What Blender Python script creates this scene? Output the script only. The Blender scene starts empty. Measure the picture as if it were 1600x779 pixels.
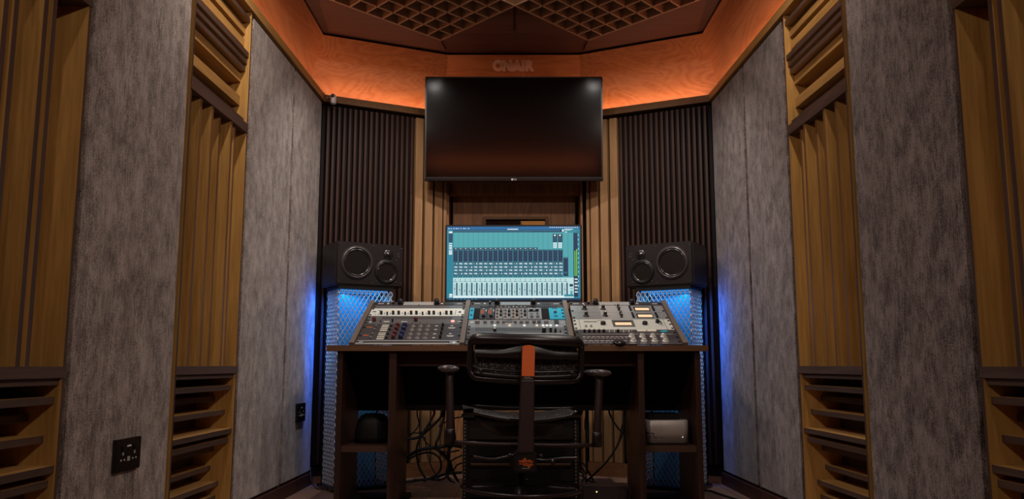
import bpy, bmesh, math, random
from mathutils import Vector, Matrix
random.seed(7)
S = bpy.context.scene
COL = S.collection
PI = math.pi
ZC = .645           # camera height
XC = .015           # middle of the room

# ------------------------------------------------------------------ materials
def newmat(name):
    m = bpy.data.materials.new(name); m.use_nodes = True
    return m, m.node_tree.nodes, m.node_tree.links, m.node_tree.nodes['Principled BSDF']

def plain(name, col, rough=.5, metal=0., spec=.5, coat=0.):
    m, n, l, b = newmat(name)
    b.inputs['Base Color'].default_value = (*col, 1); b.inputs['Roughness'].default_value = rough
    b.inputs['Metallic'].default_value = metal; b.inputs['Specular IOR Level'].default_value = spec
    b.inputs['Coat Weight'].default_value = coat
    # a faint procedural unevenness in the gloss
    t = n.new('ShaderNodeTexNoise'); t.inputs['Scale'].default_value = 14
    c = n.new('ShaderNodeTexCoord'); l.new(c.outputs['Object'], t.inputs['Vector'])
    mr = n.new('ShaderNodeMapRange'); mr.inputs['To Min'].default_value = max(.02, rough-.025); mr.inputs['To Max'].default_value = min(1, rough+.025)
    l.new(t.outputs['Fac'], mr.inputs['Value']); l.new(mr.outputs['Result'], b.inputs['Roughness'])
    return m

def emit(name, col, s=1., base=(0.02,.02,.02)):
    m, n, l, b = newmat(name)
    b.inputs['Base Color'].default_value = (*base, 1); b.inputs['Roughness'].default_value = .4
    b.inputs['Emission Color'].default_value = (*col, 1); b.inputs['Emission Strength'].default_value = s
    return m

def wood(name, c1, c2, axis='Z', rough=.5, scale=1., figure=.5, spec=.4):
    """long grain along one axis, with broad tonal drift"""
    m, n, l, b = newmat(name)
    tc = n.new('ShaderNodeTexCoord'); mp = n.new('ShaderNodeMapping')
    sc = {'X': (1.2, 22, 22), 'Y': (22, 1.2, 22), 'Z': (22, 22, 1.2)}[axis]
    mp.inputs['Scale'].default_value = tuple(v*scale for v in sc)
    l.new(tc.outputs['Object'], mp.inputs['Vector'])
    n1 = n.new('ShaderNodeTexNoise'); n1.inputs['Scale'].default_value = 1.; n1.inputs['Detail'].default_value = 5; n1.inputs['Distortion'].default_value = .6
    l.new(mp.outputs['Vector'], n1.inputs['Vector'])
    n2 = n.new('ShaderNodeTexNoise'); n2.inputs['Scale'].default_value = 5.; n2.inputs['Detail'].default_value = 3
    l.new(mp.outputs['Vector'], n2.inputs['Vector'])
    mx = n.new('ShaderNodeMath'); mx.operation = 'MULTIPLY_ADD'; mx.inputs[1].default_value = figure; mx.inputs[2].default_value = 0
    l.new(n2.outputs['Fac'], mx.inputs[0])
    ad = n.new('ShaderNodeMath'); ad.operation = 'MULTIPLY_ADD'; ad.inputs[1].default_value = 1-figure*.5
    l.new(n1.outputs['Fac'], ad.inputs[0]); l.new(mx.outputs[0], ad.inputs[2])
    cr = n.new('ShaderNodeValToRGB'); cr.color_ramp.elements[0].position = .36; cr.color_ramp.elements[1].position = .78
    cr.color_ramp.elements[0].color = (*c2, 1); cr.color_ramp.elements[1].color = (*c1, 1)
    l.new(ad.outputs[0], cr.inputs['Fac']); l.new(cr.outputs['Color'], b.inputs['Base Color'])
    b.inputs['Roughness'].default_value = rough; b.inputs['Specular IOR Level'].default_value = spec
    bp = n.new('ShaderNodeBump'); bp.inputs['Strength'].default_value = .15; bp.inputs['Distance'].default_value = .002
    l.new(n2.outputs['Fac'], bp.inputs['Height']); l.new(bp.outputs['Normal'], b.inputs['Normal'])
    return m

def plywood(name, c1, c2, axis='X'):
    """cathedral figure veneer"""
    m, n, l, b = newmat(name)
    tc = n.new('ShaderNodeTexCoord'); mp = n.new('ShaderNodeMapping')
    mp.inputs['Scale'].default_value = {'X': (.7, 5, 5), 'Y': (5, .7, 5), 'Z': (5, 5, .7)}[axis]
    l.new(tc.outputs['Object'], mp.inputs['Vector'])
    wv = n.new('ShaderNodeTexNoise'); wv.inputs['Scale'].default_value = 1.1; wv.inputs['Detail'].default_value = 1.; wv.inputs['Distortion'].default_value = .8
    l.new(mp.outputs['Vector'], wv.inputs['Vector'])
    mu = n.new('ShaderNodeMath'); mu.operation = 'MULTIPLY'; mu.inputs[1].default_value = 26; l.new(wv.outputs['Fac'], mu.inputs[0])
    fr = n.new('ShaderNodeMath'); fr.operation = 'PINGPONG'; fr.inputs[1].default_value = 1.; l.new(mu.outputs[0], fr.inputs[0])
    fi = n.new('ShaderNodeTexNoise'); fi.inputs['Scale'].default_value = 14; fi.inputs['Detail'].default_value = 6
    l.new(mp.outputs['Vector'], fi.inputs['Vector'])
    ad = n.new('ShaderNodeMath'); ad.operation = 'MULTIPLY_ADD'; ad.inputs[1].default_value = .45
    l.new(fr.outputs[0], ad.inputs[0]); l.new(fi.outputs['Fac'], ad.inputs[2])
    cr = n.new('ShaderNodeValToRGB'); cr.color_ramp.elements[0].position = .3; cr.color_ramp.elements[1].position = .95
    cr.color_ramp.elements[0].color = (*c2, 1); cr.color_ramp.elements[1].color = (*c1, 1)
    l.new(ad.outputs[0], cr.inputs['Fac']); l.new(cr.outputs['Color'], b.inputs['Base Color'])
    b.inputs['Roughness'].default_value = .5
    return m

def velvet(name, c1, c2):
    m, n, l, b = newmat(name)
    tc = n.new('ShaderNodeTexCoord')
    mp = n.new('ShaderNodeMapping'); mp.inputs['Scale'].default_value = (17, 17, 11); l.new(tc.outputs['Object'], mp.inputs['Vector'])
    a = n.new('ShaderNodeTexNoise'); a.inputs['Scale'].default_value = 1; a.inputs['Detail'].default_value = 8; a.inputs['Roughness'].default_value = .68; l.new(mp.outputs['Vector'], a.inputs['Vector'])
    mp2 = n.new('ShaderNodeMapping'); mp2.inputs['Scale'].default_value = (190, 190, 22); l.new(tc.outputs['Object'], mp2.inputs['Vector'])
    s = n.new('ShaderNodeTexNoise'); s.inputs['Scale'].default_value = 1; s.inputs['Detail'].default_value = 3; l.new(mp2.outputs['Vector'], s.inputs['Vector'])
    g = n.new('ShaderNodeTexNoise'); g.inputs['Scale'].default_value = 260; g.inputs['Detail'].default_value = 1; l.new(tc.outputs['Object'], g.inputs['Vector'])
    x = n.new('ShaderNodeMath'); x.operation = 'MULTIPLY_ADD'; x.inputs[1].default_value = .62; l.new(s.outputs['Fac'], x.inputs[0]); l.new(a.outputs['Fac'], x.inputs[2])
    y = n.new('ShaderNodeMath'); y.operation = 'MULTIPLY_ADD'; y.inputs[1].default_value = .75; l.new(g.outputs['Fac'], y.inputs[0]); l.new(x.outputs[0], y.inputs[2])
    cr = n.new('ShaderNodeValToRGB'); cr.color_ramp.elements[0].position = .82; cr.color_ramp.elements[1].position = 1.14
    cr.color_ramp.elements[0].color = (*c2, 1); cr.color_ramp.elements[1].color = (*c1, 1)
    mr = n.new('ShaderNodeMapRange'); mr.inputs['From Min'].default_value = .99; mr.inputs['From Max'].default_value = 1.40
    l.new(y.outputs[0], mr.inputs['Value'])
    cr.color_ramp.elements[0].position = 0.; cr.color_ramp.elements[1].position = 1.
    l.new(mr.outputs['Result'], cr.inputs['Fac']); l.new(cr.outputs['Color'], b.inputs['Base Color'])
    b.inputs['Roughness'].default_value = .85; b.inputs['Specular IOR Level'].default_value = .2
    b.inputs['Sheen Weight'].default_value = .35; b.inputs['Sheen Roughness'].default_value = .4
    b.inputs['Sheen Tint'].default_value = (.9, .85, .85, 1)
    bp = n.new('ShaderNodeBump'); bp.inputs['Strength'].default_value = .35; bp.inputs['Distance'].default_value = .002
    l.new(y.outputs[0], bp.inputs['Height']); l.new(bp.outputs['Normal'], b.inputs['Normal'])
    return m

def planks(name):
    m, n, l, b = newmat(name)
    tc = n.new('ShaderNodeTexCoord'); mp = n.new('ShaderNodeMapping'); mp.inputs['Rotation'].default_value = (0, 0, PI/2)
    l.new(tc.outputs['Object'], mp.inputs['Vector'])
    br = n.new('ShaderNodeTexBrick'); br.inputs['Scale'].default_value = 1; br.inputs['Brick Width'].default_value = 1.2; br.inputs['Row Height'].default_value = .14
    br.inputs['Mortar Size'].default_value = .002; br.inputs['Color1'].default_value = (.40, .235, .165, 1); br.inputs['Color2'].default_value = (.33, .19, .13, 1); br.inputs['Mortar'].default_value = (.05, .03, .025, 1)
    l.new(mp.outputs['Vector'], br.inputs['Vector'])
    mp2 = n.new('ShaderNodeMapping'); mp2.inputs['Scale'].default_value = (30, 1.5, 1); l.new(tc.outputs['Object'], mp2.inputs['Vector'])
    no = n.new('ShaderNodeTexNoise'); no.inputs['Scale'].default_value = 2; no.inputs['Detail'].default_value = 5; l.new(mp2.outputs['Vector'], no.inputs['Vector'])
    mi = n.new('ShaderNodeMix'); mi.data_type = 'RGBA'; mi.blend_type = 'MULTIPLY'; mi.inputs[0].default_value = .5
    l.new(br.outputs['Color'], mi.inputs[6]); l.new(no.outputs['Color'], mi.inputs[7]); l.new(mi.outputs[2], b.inputs['Base Color'])
    b.inputs['Roughness'].default_value = .45
    return m

def meshcloth(name):
    """woven chair mesh: pale threads over dark"""
    m, n, l, b = newmat(name)
    tc = n.new('ShaderNodeTexCoord'); mp = n.new('ShaderNodeMapping'); mp.inputs['Scale'].default_value = (160, 160, 110); l.new(tc.outputs['Object'], mp.inputs['Vector'])
    v = n.new('ShaderNodeTexVoronoi'); v.inputs['Scale'].default_value = 1; l.new(mp.outputs['Vector'], v.inputs['Vector'])
    cr = n.new('ShaderNodeValToRGB'); cr.color_ramp.elements[0].position = .12; cr.color_ramp.elements[1].position = .35
    cr.color_ramp.elements[0].color = (.32, .26, .25, 1); cr.color_ramp.elements[1].color = (.008, .006, .006, 1)
    l.new(v.outputs['Distance'], cr.inputs['Fac']); l.new(cr.outputs['Color'], b.inputs['Base Color']); b.inputs['Roughness'].default_value = .45
    return m

def glassmat(name, tint=(1, 1, 1), rough=.02):
    m, n, l, b = newmat(name)
    b.inputs['Base Color'].default_value = (*tint, 1); b.inputs['Roughness'].default_value = rough
    b.inputs['Transmission Weight'].default_value = 1; b.inputs['IOR'].default_value = 1.45
    return m

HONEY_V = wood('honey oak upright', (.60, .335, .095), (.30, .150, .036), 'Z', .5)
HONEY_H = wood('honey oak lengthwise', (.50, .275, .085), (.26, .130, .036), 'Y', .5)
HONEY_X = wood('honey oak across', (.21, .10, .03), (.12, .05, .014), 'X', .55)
EDGE_V = wood('oak edge upright', (.20, .095, .038), (.11, .046, .018), 'Z', .5)
WALNUT_V = wood('walnut edge upright', (.085, .045, .032), (.04, .02, .015), 'Z', .55)
WALNUT_H = wood('walnut edge lengthwise', (.10, .058, .044), (.045, .024, .018), 'Y', .55)
WALNUT_X = wood('walnut across', (.085, .042, .028), (.04, .019, .013), 'X', .5)
OAK_SLAT = wood('oak slat', (.42, .225, .095), (.25, .12, .045), 'Z', .55)
DARK_SLAT = wood('dark slat', (.062, .026, .017), (.024, .010, .006), 'Z', .5, spec=.2)
DOOR_WOOD = plywood('door veneer', (.36, .165, .062), (.20, .078, .027), 'Z')
BAND_X = plywood('fascia veneer across', (.62, .27, .11), (.46, .17, .06), 'X')
BAND_Y = plywood('fascia veneer lengthwise', (.60, .25, .10), (.46, .17, .06), 'Y')
CEIL = wood('dark ceiling boards', (.06, .02, .013), (.032, .010, .007), 'X', .6)
CEIL2 = wood('ceiling cassette boards', (.095, .034, .021), (.055, .019, .011), 'X', .6)
GRIDW = wood('ceiling diffuser wood', (.26, .14, .07), (.18, .09, .045), 'X', .6)
GRIDE = wood('ceiling diffuser pale edge', (.62, .42, .27), (.48, .30, .18), 'X', .6)
FAB_L = velvet('grey brown velvet', (.43, .36, .325), (.105, .078, .067))
FAB_R = velvet('mauve brown velvet', (.30, .245, .235), (.046, .029, .028))
FLOOR = planks('floor planks')
SKIRT = wood('dark red skirting', (.07, .022, .016), (.035, .012, .01), 'Y', .5)
SKIRT2 = wood('reddish oak plinth', (.30, .13, .055), (.14, .05, .02), 'X', .35)
DESKW = wood('dark desk veneer', (.055, .021, .013), (.028, .010, .006), 'X', .42)
DESKV = wood('dark desk veneer upright', (.045, .017, .011), (.024, .009, .006), 'Z', .45)
DESKE = wood('desk edge banding', (.17, .085, .045), (.11, .05, .025), 'X', .45)
BLACKW = plain('matt black backing', (.010, .006, .006), .7, spec=.2)
BLACK = plain('black plastic', (.014, .012, .012), .38)
BLACKM = plain('black matt plastic', (.007, .0055, .0055), .6, spec=.25)
BLACKG = plain('black gloss', (.010, .008, .009), .18)
SPKR = plain('speaker cabinet black ash', (.010, .0065, .007), .36)
CONE = plain('speaker cone', (.012, .010, .010), .2, spec=.8)
RIM = plain('speaker trim ring', (.09, .075, .075), .3, .5)
TVB = plain('television bezel', (.012, .010, .010), .3)
GLASSBLK = plain('television glass', (.004, .002, .002), .10, spec=.5)
TAUPE = plain('taupe painted steel', (.20, .15, .125), .42, .25)
GLASSBLK.node_tree.links.remove(GLASSBLK.node_tree.nodes['Principled BSDF'].inputs['Roughness'].links[0])
GLASSBLK.node_tree.nodes['Principled BSDF'].inputs['Roughness'].default_value = .11
STEEL = plain('brushed silver', (.66, .67, .67), .34, .6)
STEELD = plain('grey anodised panel', (.20, .195, .20), .42, .55)
STEELM = plain('mid grey panel', (.38, .38, .39), .38, .5)
CREAM = plain('cream enamel panel', (.60, .60, .54), .42)
WHITEP = plain('white enamel panel', (.72, .73, .68), .4)
DARKP = plain('charcoal panel', (.065, .058, .062), .42, .2)
PURP = plain('dark aubergine panel', (.055, .04, .045), .35, .2)
CYANP = plain('cyan enamel panel', (.02, .42, .62), .4)
REDK = plain('dark red knob', (.16, .03, .028), .4)
BLUEK = plain('navy blue knob', (.02, .03, .12), .4)
GREYK = plain('grey knob', (.27, .24, .23), .35)
CHROME = plain('chrome cap', (.75, .74, .72), .2, .9)
WHITEK = plain('white knob', (.68, .66, .60), .35)
MARK = plain('pale print', (.65, .63, .6), .5)
INK = plain('dark print', (.03, .03, .03), .5)
LABELW = plain('cream label strip', (.72, .69, .58), .5)
ORANGE = plain('orange tag', (.72, .13, .022), .55)
VU = emit('lit meter', (1., .66, .38), 1.0)
AMBER = emit('amber arc', (1., .62, .35), .35, (.6, .5, .4))
REDLED = emit('red lamp', (1., .28, .22), 2.2)
WHITELED = emit('white lamp', (.95, .97, 1.), 1.0)
WARMLED = emit('warm lamp', (1., .74, .5), 1.0)
YELLED = emit('yellow lamp', (1., .8, .2), 2.5)
MESHM = plain('white expanded metal', (.58, .54, .58), .4, .2)
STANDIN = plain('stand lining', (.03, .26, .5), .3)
BLUELED = emit('blue led strip', (.01, .30, 1.), .9)
COVELED = emit('orange led strip', (1., .30, .10), 3.)
CHAIRF = plain('charcoal chair frame', (.012, .007, .008), .3)
CHAIRD = plain('dark chair plastic', (.008, .005, .006), .4)
SPINE = plain('dark brown chair spine', (.024, .0095, .008), .5)
CHAIRM = meshcloth('chair mesh cloth')
ARMP = plain('arm pad', (.07, .055, .055), .22)
ALU = plain('aluminium case', (.50, .45, .42), .4, .35)
WHITECAM = plain('white camera shell', (.8, .76, .76), .35)
NEON = plain('milky neon tube', (.88, .72, .64), .25)
ACRY = plain('acrylic sign backing', (.92, .70, .60), .3)
CABLE = plain('black cable rubber', (.010, .008, .009), .5)
GLASS = glassmat('door glass')
NEON.node_tree.nodes['Principled BSDF'].inputs['Subsurface Weight'].default_value = .5

# ------------------------------------------------------------------ mesh builder
class MB:
    def __init__(self, M=None): self.bm = bmesh.new(); self.M = M or Matrix.Identity(4)
    def v(self, p): return self.bm.verts.new(self.M @ Vector(p))
    def face(self, vs, mi=0, smooth=False):
        f = self.bm.faces.new(vs); f.material_index = mi; f.smooth = smooth; return f
    def box(self, x0, x1, y0, y1, z0, z1, mi=0, fm=None, bev=0):
        """fm: material index per face key -x +x -y +y -z +z"""
        fm = fm or {}
        P = [self.v((x, y, z)) for x in (x0, x1) for y in (y0, y1) for z in (z0, z1)]
        F = {'-x': (0, 1, 3, 2), '+x': (4, 6, 7, 5), '-y': (0, 4, 5, 1), '+y': (2, 3, 7, 6), '-z': (0, 2, 6, 4), '+z': (1, 5, 7, 3)}
        fs = [self.face([P[i] for i in q], fm.get(k, mi)) for k, q in F.items()]
        if bev:
            es = list({e for f in fs for e in f.edges})
            bmesh.ops.bevel(self.bm, geom=es, offset=bev, segments=2, affect='EDGES', clamp_overlap=True)
    def quad(self, a, b, c, d, mi=0): self.face([self.v(q) for q in (a, b, c, d)], mi)
    def prism(self, pts, z0, z1, mi=0):
        a = [self.v((x, y, z0)) for x, y in pts]; b = [self.v((x, y, z1)) for x, y in pts]
        n = len(pts); self.face(a[::-1], mi); self.face(b, mi)
        for i in range(n): self.face([a[i], a[(i+1) % n], b[(i+1) % n], b[i]], mi)
    def loft(self, rings, mi=0, smooth=True, caps=True, close=True):
        R = [[self.v(p) for p in r] for r in rings]
        n = len(R[0])
        for a, b in zip(R, R[1:]):
            for i in range(n if close else n-1): self.face([a[i], a[(i+1) % n], b[(i+1) % n], b[i]], mi, smooth)
        if caps and close: self.face(R[0][::-1], mi); self.face(R[-1], mi)
    def lathe(self, o, ax, prof, seg=24, mi=0, smooth=True):
        """prof: (radius, height along ax)"""
        o = Vector(o); ax = Vector(ax).normalized()
        u = ax.orthogonal().normalized(); w = ax.cross(u)
        rings = [[tuple(o + ax*h + (u*math.cos(2*PI*i/seg) + w*math.sin(2*PI*i/seg))*max(r, 1e-5)) for i in range(seg)] for r, h in prof]
        self.loft(rings, mi, smooth)
    def tube(self, pts, r, seg=8, mi=0):
        pts = [Vector(p) for p in pts]; rs = r if isinstance(r, (list, tuple)) else [r]*len(pts)
        rings = []; u = None
        for i, p in enumerate(pts):
            t = (pts[min(i+1, len(pts)-1)] - pts[max(i-1, 0)])
            if t.length < 1e-9: t = Vector((0, 0, 1))
            t.normalize()
            u = t.orthogonal().normalized() if u is None else (u - t*u.dot(t)).normalized()
            w = t.cross(u)
            rings.append([tuple(p + (u*math.cos(2*PI*k/seg) + w*math.sin(2*PI*k/seg))*rs[i]) for k in range(seg)])
        self.loft(rings, mi)
    def strand(self, a, b, h=.0012, nrm=(0, 1, 0), wd=.002, mi=0):
        """a flat bar from a to b, half-thickness h along nrm, half-width wd"""
        a, b, nrm = Vector(a), Vector(b), Vector(nrm); t = (b-a).normalized(); s = t.cross(nrm)*wd; q = nrm*h
        self.loft([[tuple(p+s+q), tuple(p-s+q), tuple(p-s-q), tuple(p+s-q)] for p in (a, b)], mi, smooth=False)

def props(o, label=None, cat=None, group=None, kind=None):
    if label: o['label'] = label
    if cat: o['category'] = cat
    if group: o['group'] = group
    if kind: o['kind'] = kind
    return o

def thing(name, label, cat, loc, group=None):
    o = bpy.data.objects.new(name, None); COL.objects.link(o); o.location = loc; o.empty_display_size = .05
    return props(o, label, cat, group)

WLOC = {}
def wloc(o):
    v = Vector((0, 0, 0))
    while o is not None: v += o.location; o = o.parent
    return v

def obj(name, mb, mats, parent=None, label=None, cat=None, group=None, kind=None, recalc=True):
    bm = mb.bm
    if recalc: bmesh.ops.recalc_face_normals(bm, faces=bm.faces)
    me = bpy.data.meshes.new(name)
    lo = [min(v.co[i] for v in bm.verts) for i in range(3)]; hi = [max(v.co[i] for v in bm.verts) for i in range(3)]
    org = Vector(((lo[0]+hi[0])/2, (lo[1]+hi[1])/2, lo[2]))
    bmesh.ops.translate(bm, verts=bm.verts, vec=-org)
    bm.to_mesh(me); bm.free()
    for m in (mats if isinstance(mats, (list, tuple)) else [mats]): me.materials.append(m)
    o = bpy.data.objects.new(name, me); COL.objects.link(o)
    if parent is not None: o.parent = parent; o.location = org - wloc(parent)
    else: o.location = org
    return props(o, label, cat, group, kind)

def struct(name, mb, mats): return obj(name, mb, mats, kind='structure')

def text_mesh(name, body, size, M, mat, parent, extrude=.0006, offset=0, align='CENTER', sx=1., label=None):
    cu = bpy.data.curves.new(name, 'FONT'); cu.body = body; cu.size = size; cu.extrude = extrude; cu.offset = offset
    cu.align_x = align; cu.align_y = 'CENTER'
    t = bpy.data.objects.new('tmp', cu); COL.objects.link(t)
    bpy.context.view_layer.update()
    me = bpy.data.meshes.new_from_object(t.evaluated_get(bpy.context.evaluated_depsgraph_get()))
    COL.objects.unlink(t); bpy.data.objects.remove(t)
    mb = MB(); mb.bm.from_mesh(me); bpy.data.meshes.remove(me)
    bmesh.ops.transform(mb.bm, matrix=M @ Matrix.Diagonal((sx, 1, 1, 1)), verts=mb.bm.verts)
    return obj(name, mb, mat, parent, recalc=False, label=label)

def curve_pts(P, n=40):
    """Catmull-Rom through control points"""
    P = [Vector(p) for p in P]; P = [P[0]*2-P[1]] + P + [P[-1]*2-P[-2]]; out = []
    for i in range(1, len(P)-2):
        for k in range(n//(len(P)-3)+1):
            t = k/(n//(len(P)-3)+1)
            a, b, c, d = P[i-1:i+3]
            out.append(.5*((2*b)+(-a+c)*t+(2*a-5*b+4*c-d)*t*t+(-a+3*b-3*c+d)*t**3))
    out.append(P[-2]); return out

def basis(o, x, y, z):
    M = Matrix.Identity(4)
    for i, c in enumerate((x, y, z, o)):
        for j in range(3): M[j][i] = c[j]
    return M

# ------------------------------------------------------------------ side wall frames: local (s along the wall = world Y, n into the room, z)
def FL(): return basis((-1.105-.026*4.7, 0, 0), (.026, 1, 0), (1, 0, 0), (0, 0, 1))
def FR(): return basis((1.16+.03*4.7, 0, 0), (-.03, 1, 0), (-1, 0, 0), (0, 0, 1))
LEDGE0, LEDGE1 = 2.172, 2.213
Y0 = -1.6

# ---- shell
mb = MB(); mb.box(-1.9, 1.9, Y0-.2, 6.6, -.1, 0); struct('floor', mb, FLOOR)
mb = MB(); mb.box(-1.9, 1.9, Y0-.2, 6.6, 2.62, 2.74); struct('ceiling', mb, CEIL)
mb = MB(FL()); mb.box(Y0-.2, 5.4, -.34, -.175, 0, 2.62); struct('wall_left', mb, BLACKW)
mb = MB(FR()); mb.box(Y0-.2, 5.4, -.34, -.175, 0, 2.62); struct('wall_right', mb, BLACKW)
mb = MB(); mb.box(-1.6, 1.65, Y0-.15, Y0, 0, 2.62); struct('wall_front', mb, WALNUT_V)
# back: two splayed walls with the door wall between
def splay(side):
    # from the side corner to the door wall, offset backwards
    c = (XC-1.12*1, 4.7) if side < 0 else (XC+1.14, 4.7)
    return c
BL = [(-1.50, 4.75), (-1.11, 4.75), (-.405, 5.095), (-.405, 5.45), (-1.50, 5.45)]
mb = MB(); mb.prism(BL, 0, 2.19); struct('wall_back_left', mb, BLACKW)
BR = [(1.55, 4.75), (1.165, 4.75), (.437, 5.108), (.437, 5.45), (1.55, 5.45)]
mb = MB(); mb.prism(BR[::-1], 0, 2.19); struct('wall_back_right', mb, BLACKW)
mb = MB()
mb.box(-.405, .437, 5.07, 5.3, 1.765, 2.19)          # lintel over the door recess
struct('wall_back', mb, DOOR_WOOD)

# ledges that hide the cove light
LED = [(-1.123, 3.2), (-1.108, 4.692), (-.43, 5.03), (.46, 5.03), (1.155, 4.70), (1.175, 3.2)]
def ledge_side(M, nm):
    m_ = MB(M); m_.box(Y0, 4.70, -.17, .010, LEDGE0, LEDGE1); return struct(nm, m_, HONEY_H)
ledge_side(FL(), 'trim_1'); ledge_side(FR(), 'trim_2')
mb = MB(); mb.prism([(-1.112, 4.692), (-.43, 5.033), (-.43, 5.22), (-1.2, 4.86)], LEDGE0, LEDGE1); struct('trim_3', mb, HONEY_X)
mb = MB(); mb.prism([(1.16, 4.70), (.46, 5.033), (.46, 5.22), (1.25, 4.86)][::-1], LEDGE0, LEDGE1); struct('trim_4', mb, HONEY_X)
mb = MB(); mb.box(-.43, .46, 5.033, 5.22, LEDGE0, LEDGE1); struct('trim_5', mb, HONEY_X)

# leaning veneer fascia above the ledge
TOP = [(-1.131, Y0), (-1.131, 4.765), (-.409, 5.093), (.429, 5.093), (1.138, 4.745), (1.134, Y0)]
BOT = [(-1.30, Y0), (-1.262, 4.86), (-.437, 5.215), (.457, 5.215), (1.275, 4.84), (1.32, Y0)]
nm = 6
for i, mt in enumerate([BAND_Y, BAND_X, BAND_X, BAND_X, BAND_Y]):
    (ax, ay), (bx, by), (cx, cy), (dx, dy) = TOP[i], TOP[i+1], BOT[i+1], BOT[i]
    mb = MB(); t = .02; n = Vector((by-ay, -(bx-ax), 0)).normalized()*-t
    q = [(ax, ay, 2.605), (bx, by, 2.605), (cx, cy, 2.195), (dx, dy, 2.195)]
    f = [mb.v(p) for p in q]; g = [mb.v(Vector(p)+n) for p in q]
    mb.face(f); mb.face(g[::-1])
    for k in range(4): mb.face([f[k], g[k], g[(k+1) % 4], f[(k+1) % 4]])
    struct('trim_%d' % nm, mb, mt); nm += 1
mb = MB()   # same fascia on the wall behind the camera
mb.loft([[(-1.3, Y0+.16, 2.21), (1.3, Y0+.16, 2.21), (1.3, Y0+.17, 2.21), (-1.3, Y0+.17, 2.21)], [(-1.3, Y0+.28, 2.6), (1.3, Y0+.28, 2.6), (1.3, Y0+.29, 2.6), (-1.3, Y0+.29, 2.6)]], smooth=False)
struct('trim_%d' % nm, mb, BAND_X); nm += 1
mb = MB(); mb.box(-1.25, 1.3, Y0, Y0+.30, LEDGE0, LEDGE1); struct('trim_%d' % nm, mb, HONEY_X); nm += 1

# ceiling cassette boards (redder veneer set between darker cross boards)
def slab(name, pts, z0, z1, mat):
    m_ = MB(); m_.prism(pts, z0, z1); return struct(name, m_, mat)
slab('trim_%d' % nm, [(-.005+XC-.5, 2.2), (XC-.008, 2.2), (XC-.008, 4.74), (XC-.5, 4.74)], 2.606, 2.619, CEIL2); nm += 1
slab('trim_%d' % nm, [(XC+.008, 2.2), (XC+.505, 2.2), (XC+.505, 4.74), (XC+.008, 4.74)], 2.606, 2.619, CEIL2); nm += 1
slab('trim_%d' % nm, [(-1.04, 4.2), (-.50, 4.2), (-.42, 5.03), (-1.09, 4.72)], 2.606, 2.619, CEIL2); nm += 1
slab('trim_%d' % nm, [(1.05, 4.2), (.53, 4.2), (.45, 5.03), (1.10, 4.72)][::-1], 2.606, 2.619, CEIL2); nm += 1

# baseboards under the cloth panels
for M, a, b, sd in ((FL(), 2.209, 2.861, 'left'), (FL(), 3.478, 4.69, 'left'), (FR(), 2.225, 2.892, 'right'), (FR(), 3.511, 4.69, 'right')):
    mb = MB(M); mb.box(a, b, -.17, .012, 0, .062); struct('baseboard_'+sd, mb, SKIRT)

# ------------------------------------------------------------------ cloth covered wall panels
def soft_panel(M, a, b, mat, label, cat='acoustic panel'):
    mb = MB(M); mb.box(a+.003, b-.003, -.17, 0, .064, 2.168, bev=.012)
    for f in mb.bm.faces: f.smooth = False
    return obj('fabric_panel', mb, mat, label=label, cat=cat)
soft_panel(FL(), .96, 1.59, FAB_L, 'grey velvet wall panel nearest the camera on the left, beyond the picture edge')
soft_panel(FL(), 2.209, 2.861, FAB_L, 'wide grey velvet wall panel on the left carrying the nearer, larger looking black socket')
soft_panel(FL(), 3.478, 4.129, FAB_L, 'pale grey velvet panel on the left between the far wooden diffuser and a seam')
soft_panel(FL(), 4.131, 4.69, FAB_L, 'grey velvet wall panel in the far left corner, lit blue beside the speaker stand')
soft_panel(FR(), .96, 1.59, FAB_R, 'mauve brown velvet wall panel nearest the camera on the right, beyond the picture edge')
soft_panel(FR(), 2.225, 2.892, FAB_R, 'wide mottled brown velvet wall panel on the right between two wooden diffusers')
soft_panel(FR(), 3.511, 4.085, FAB_R, 'mottled velvet panel on the right between the far wooden diffuser and a seam')
soft_panel(FR(), 4.087, 4.69, FAB_R, 'velvet wall panel in the far right corner, lit blue beside the speaker stand')

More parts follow.
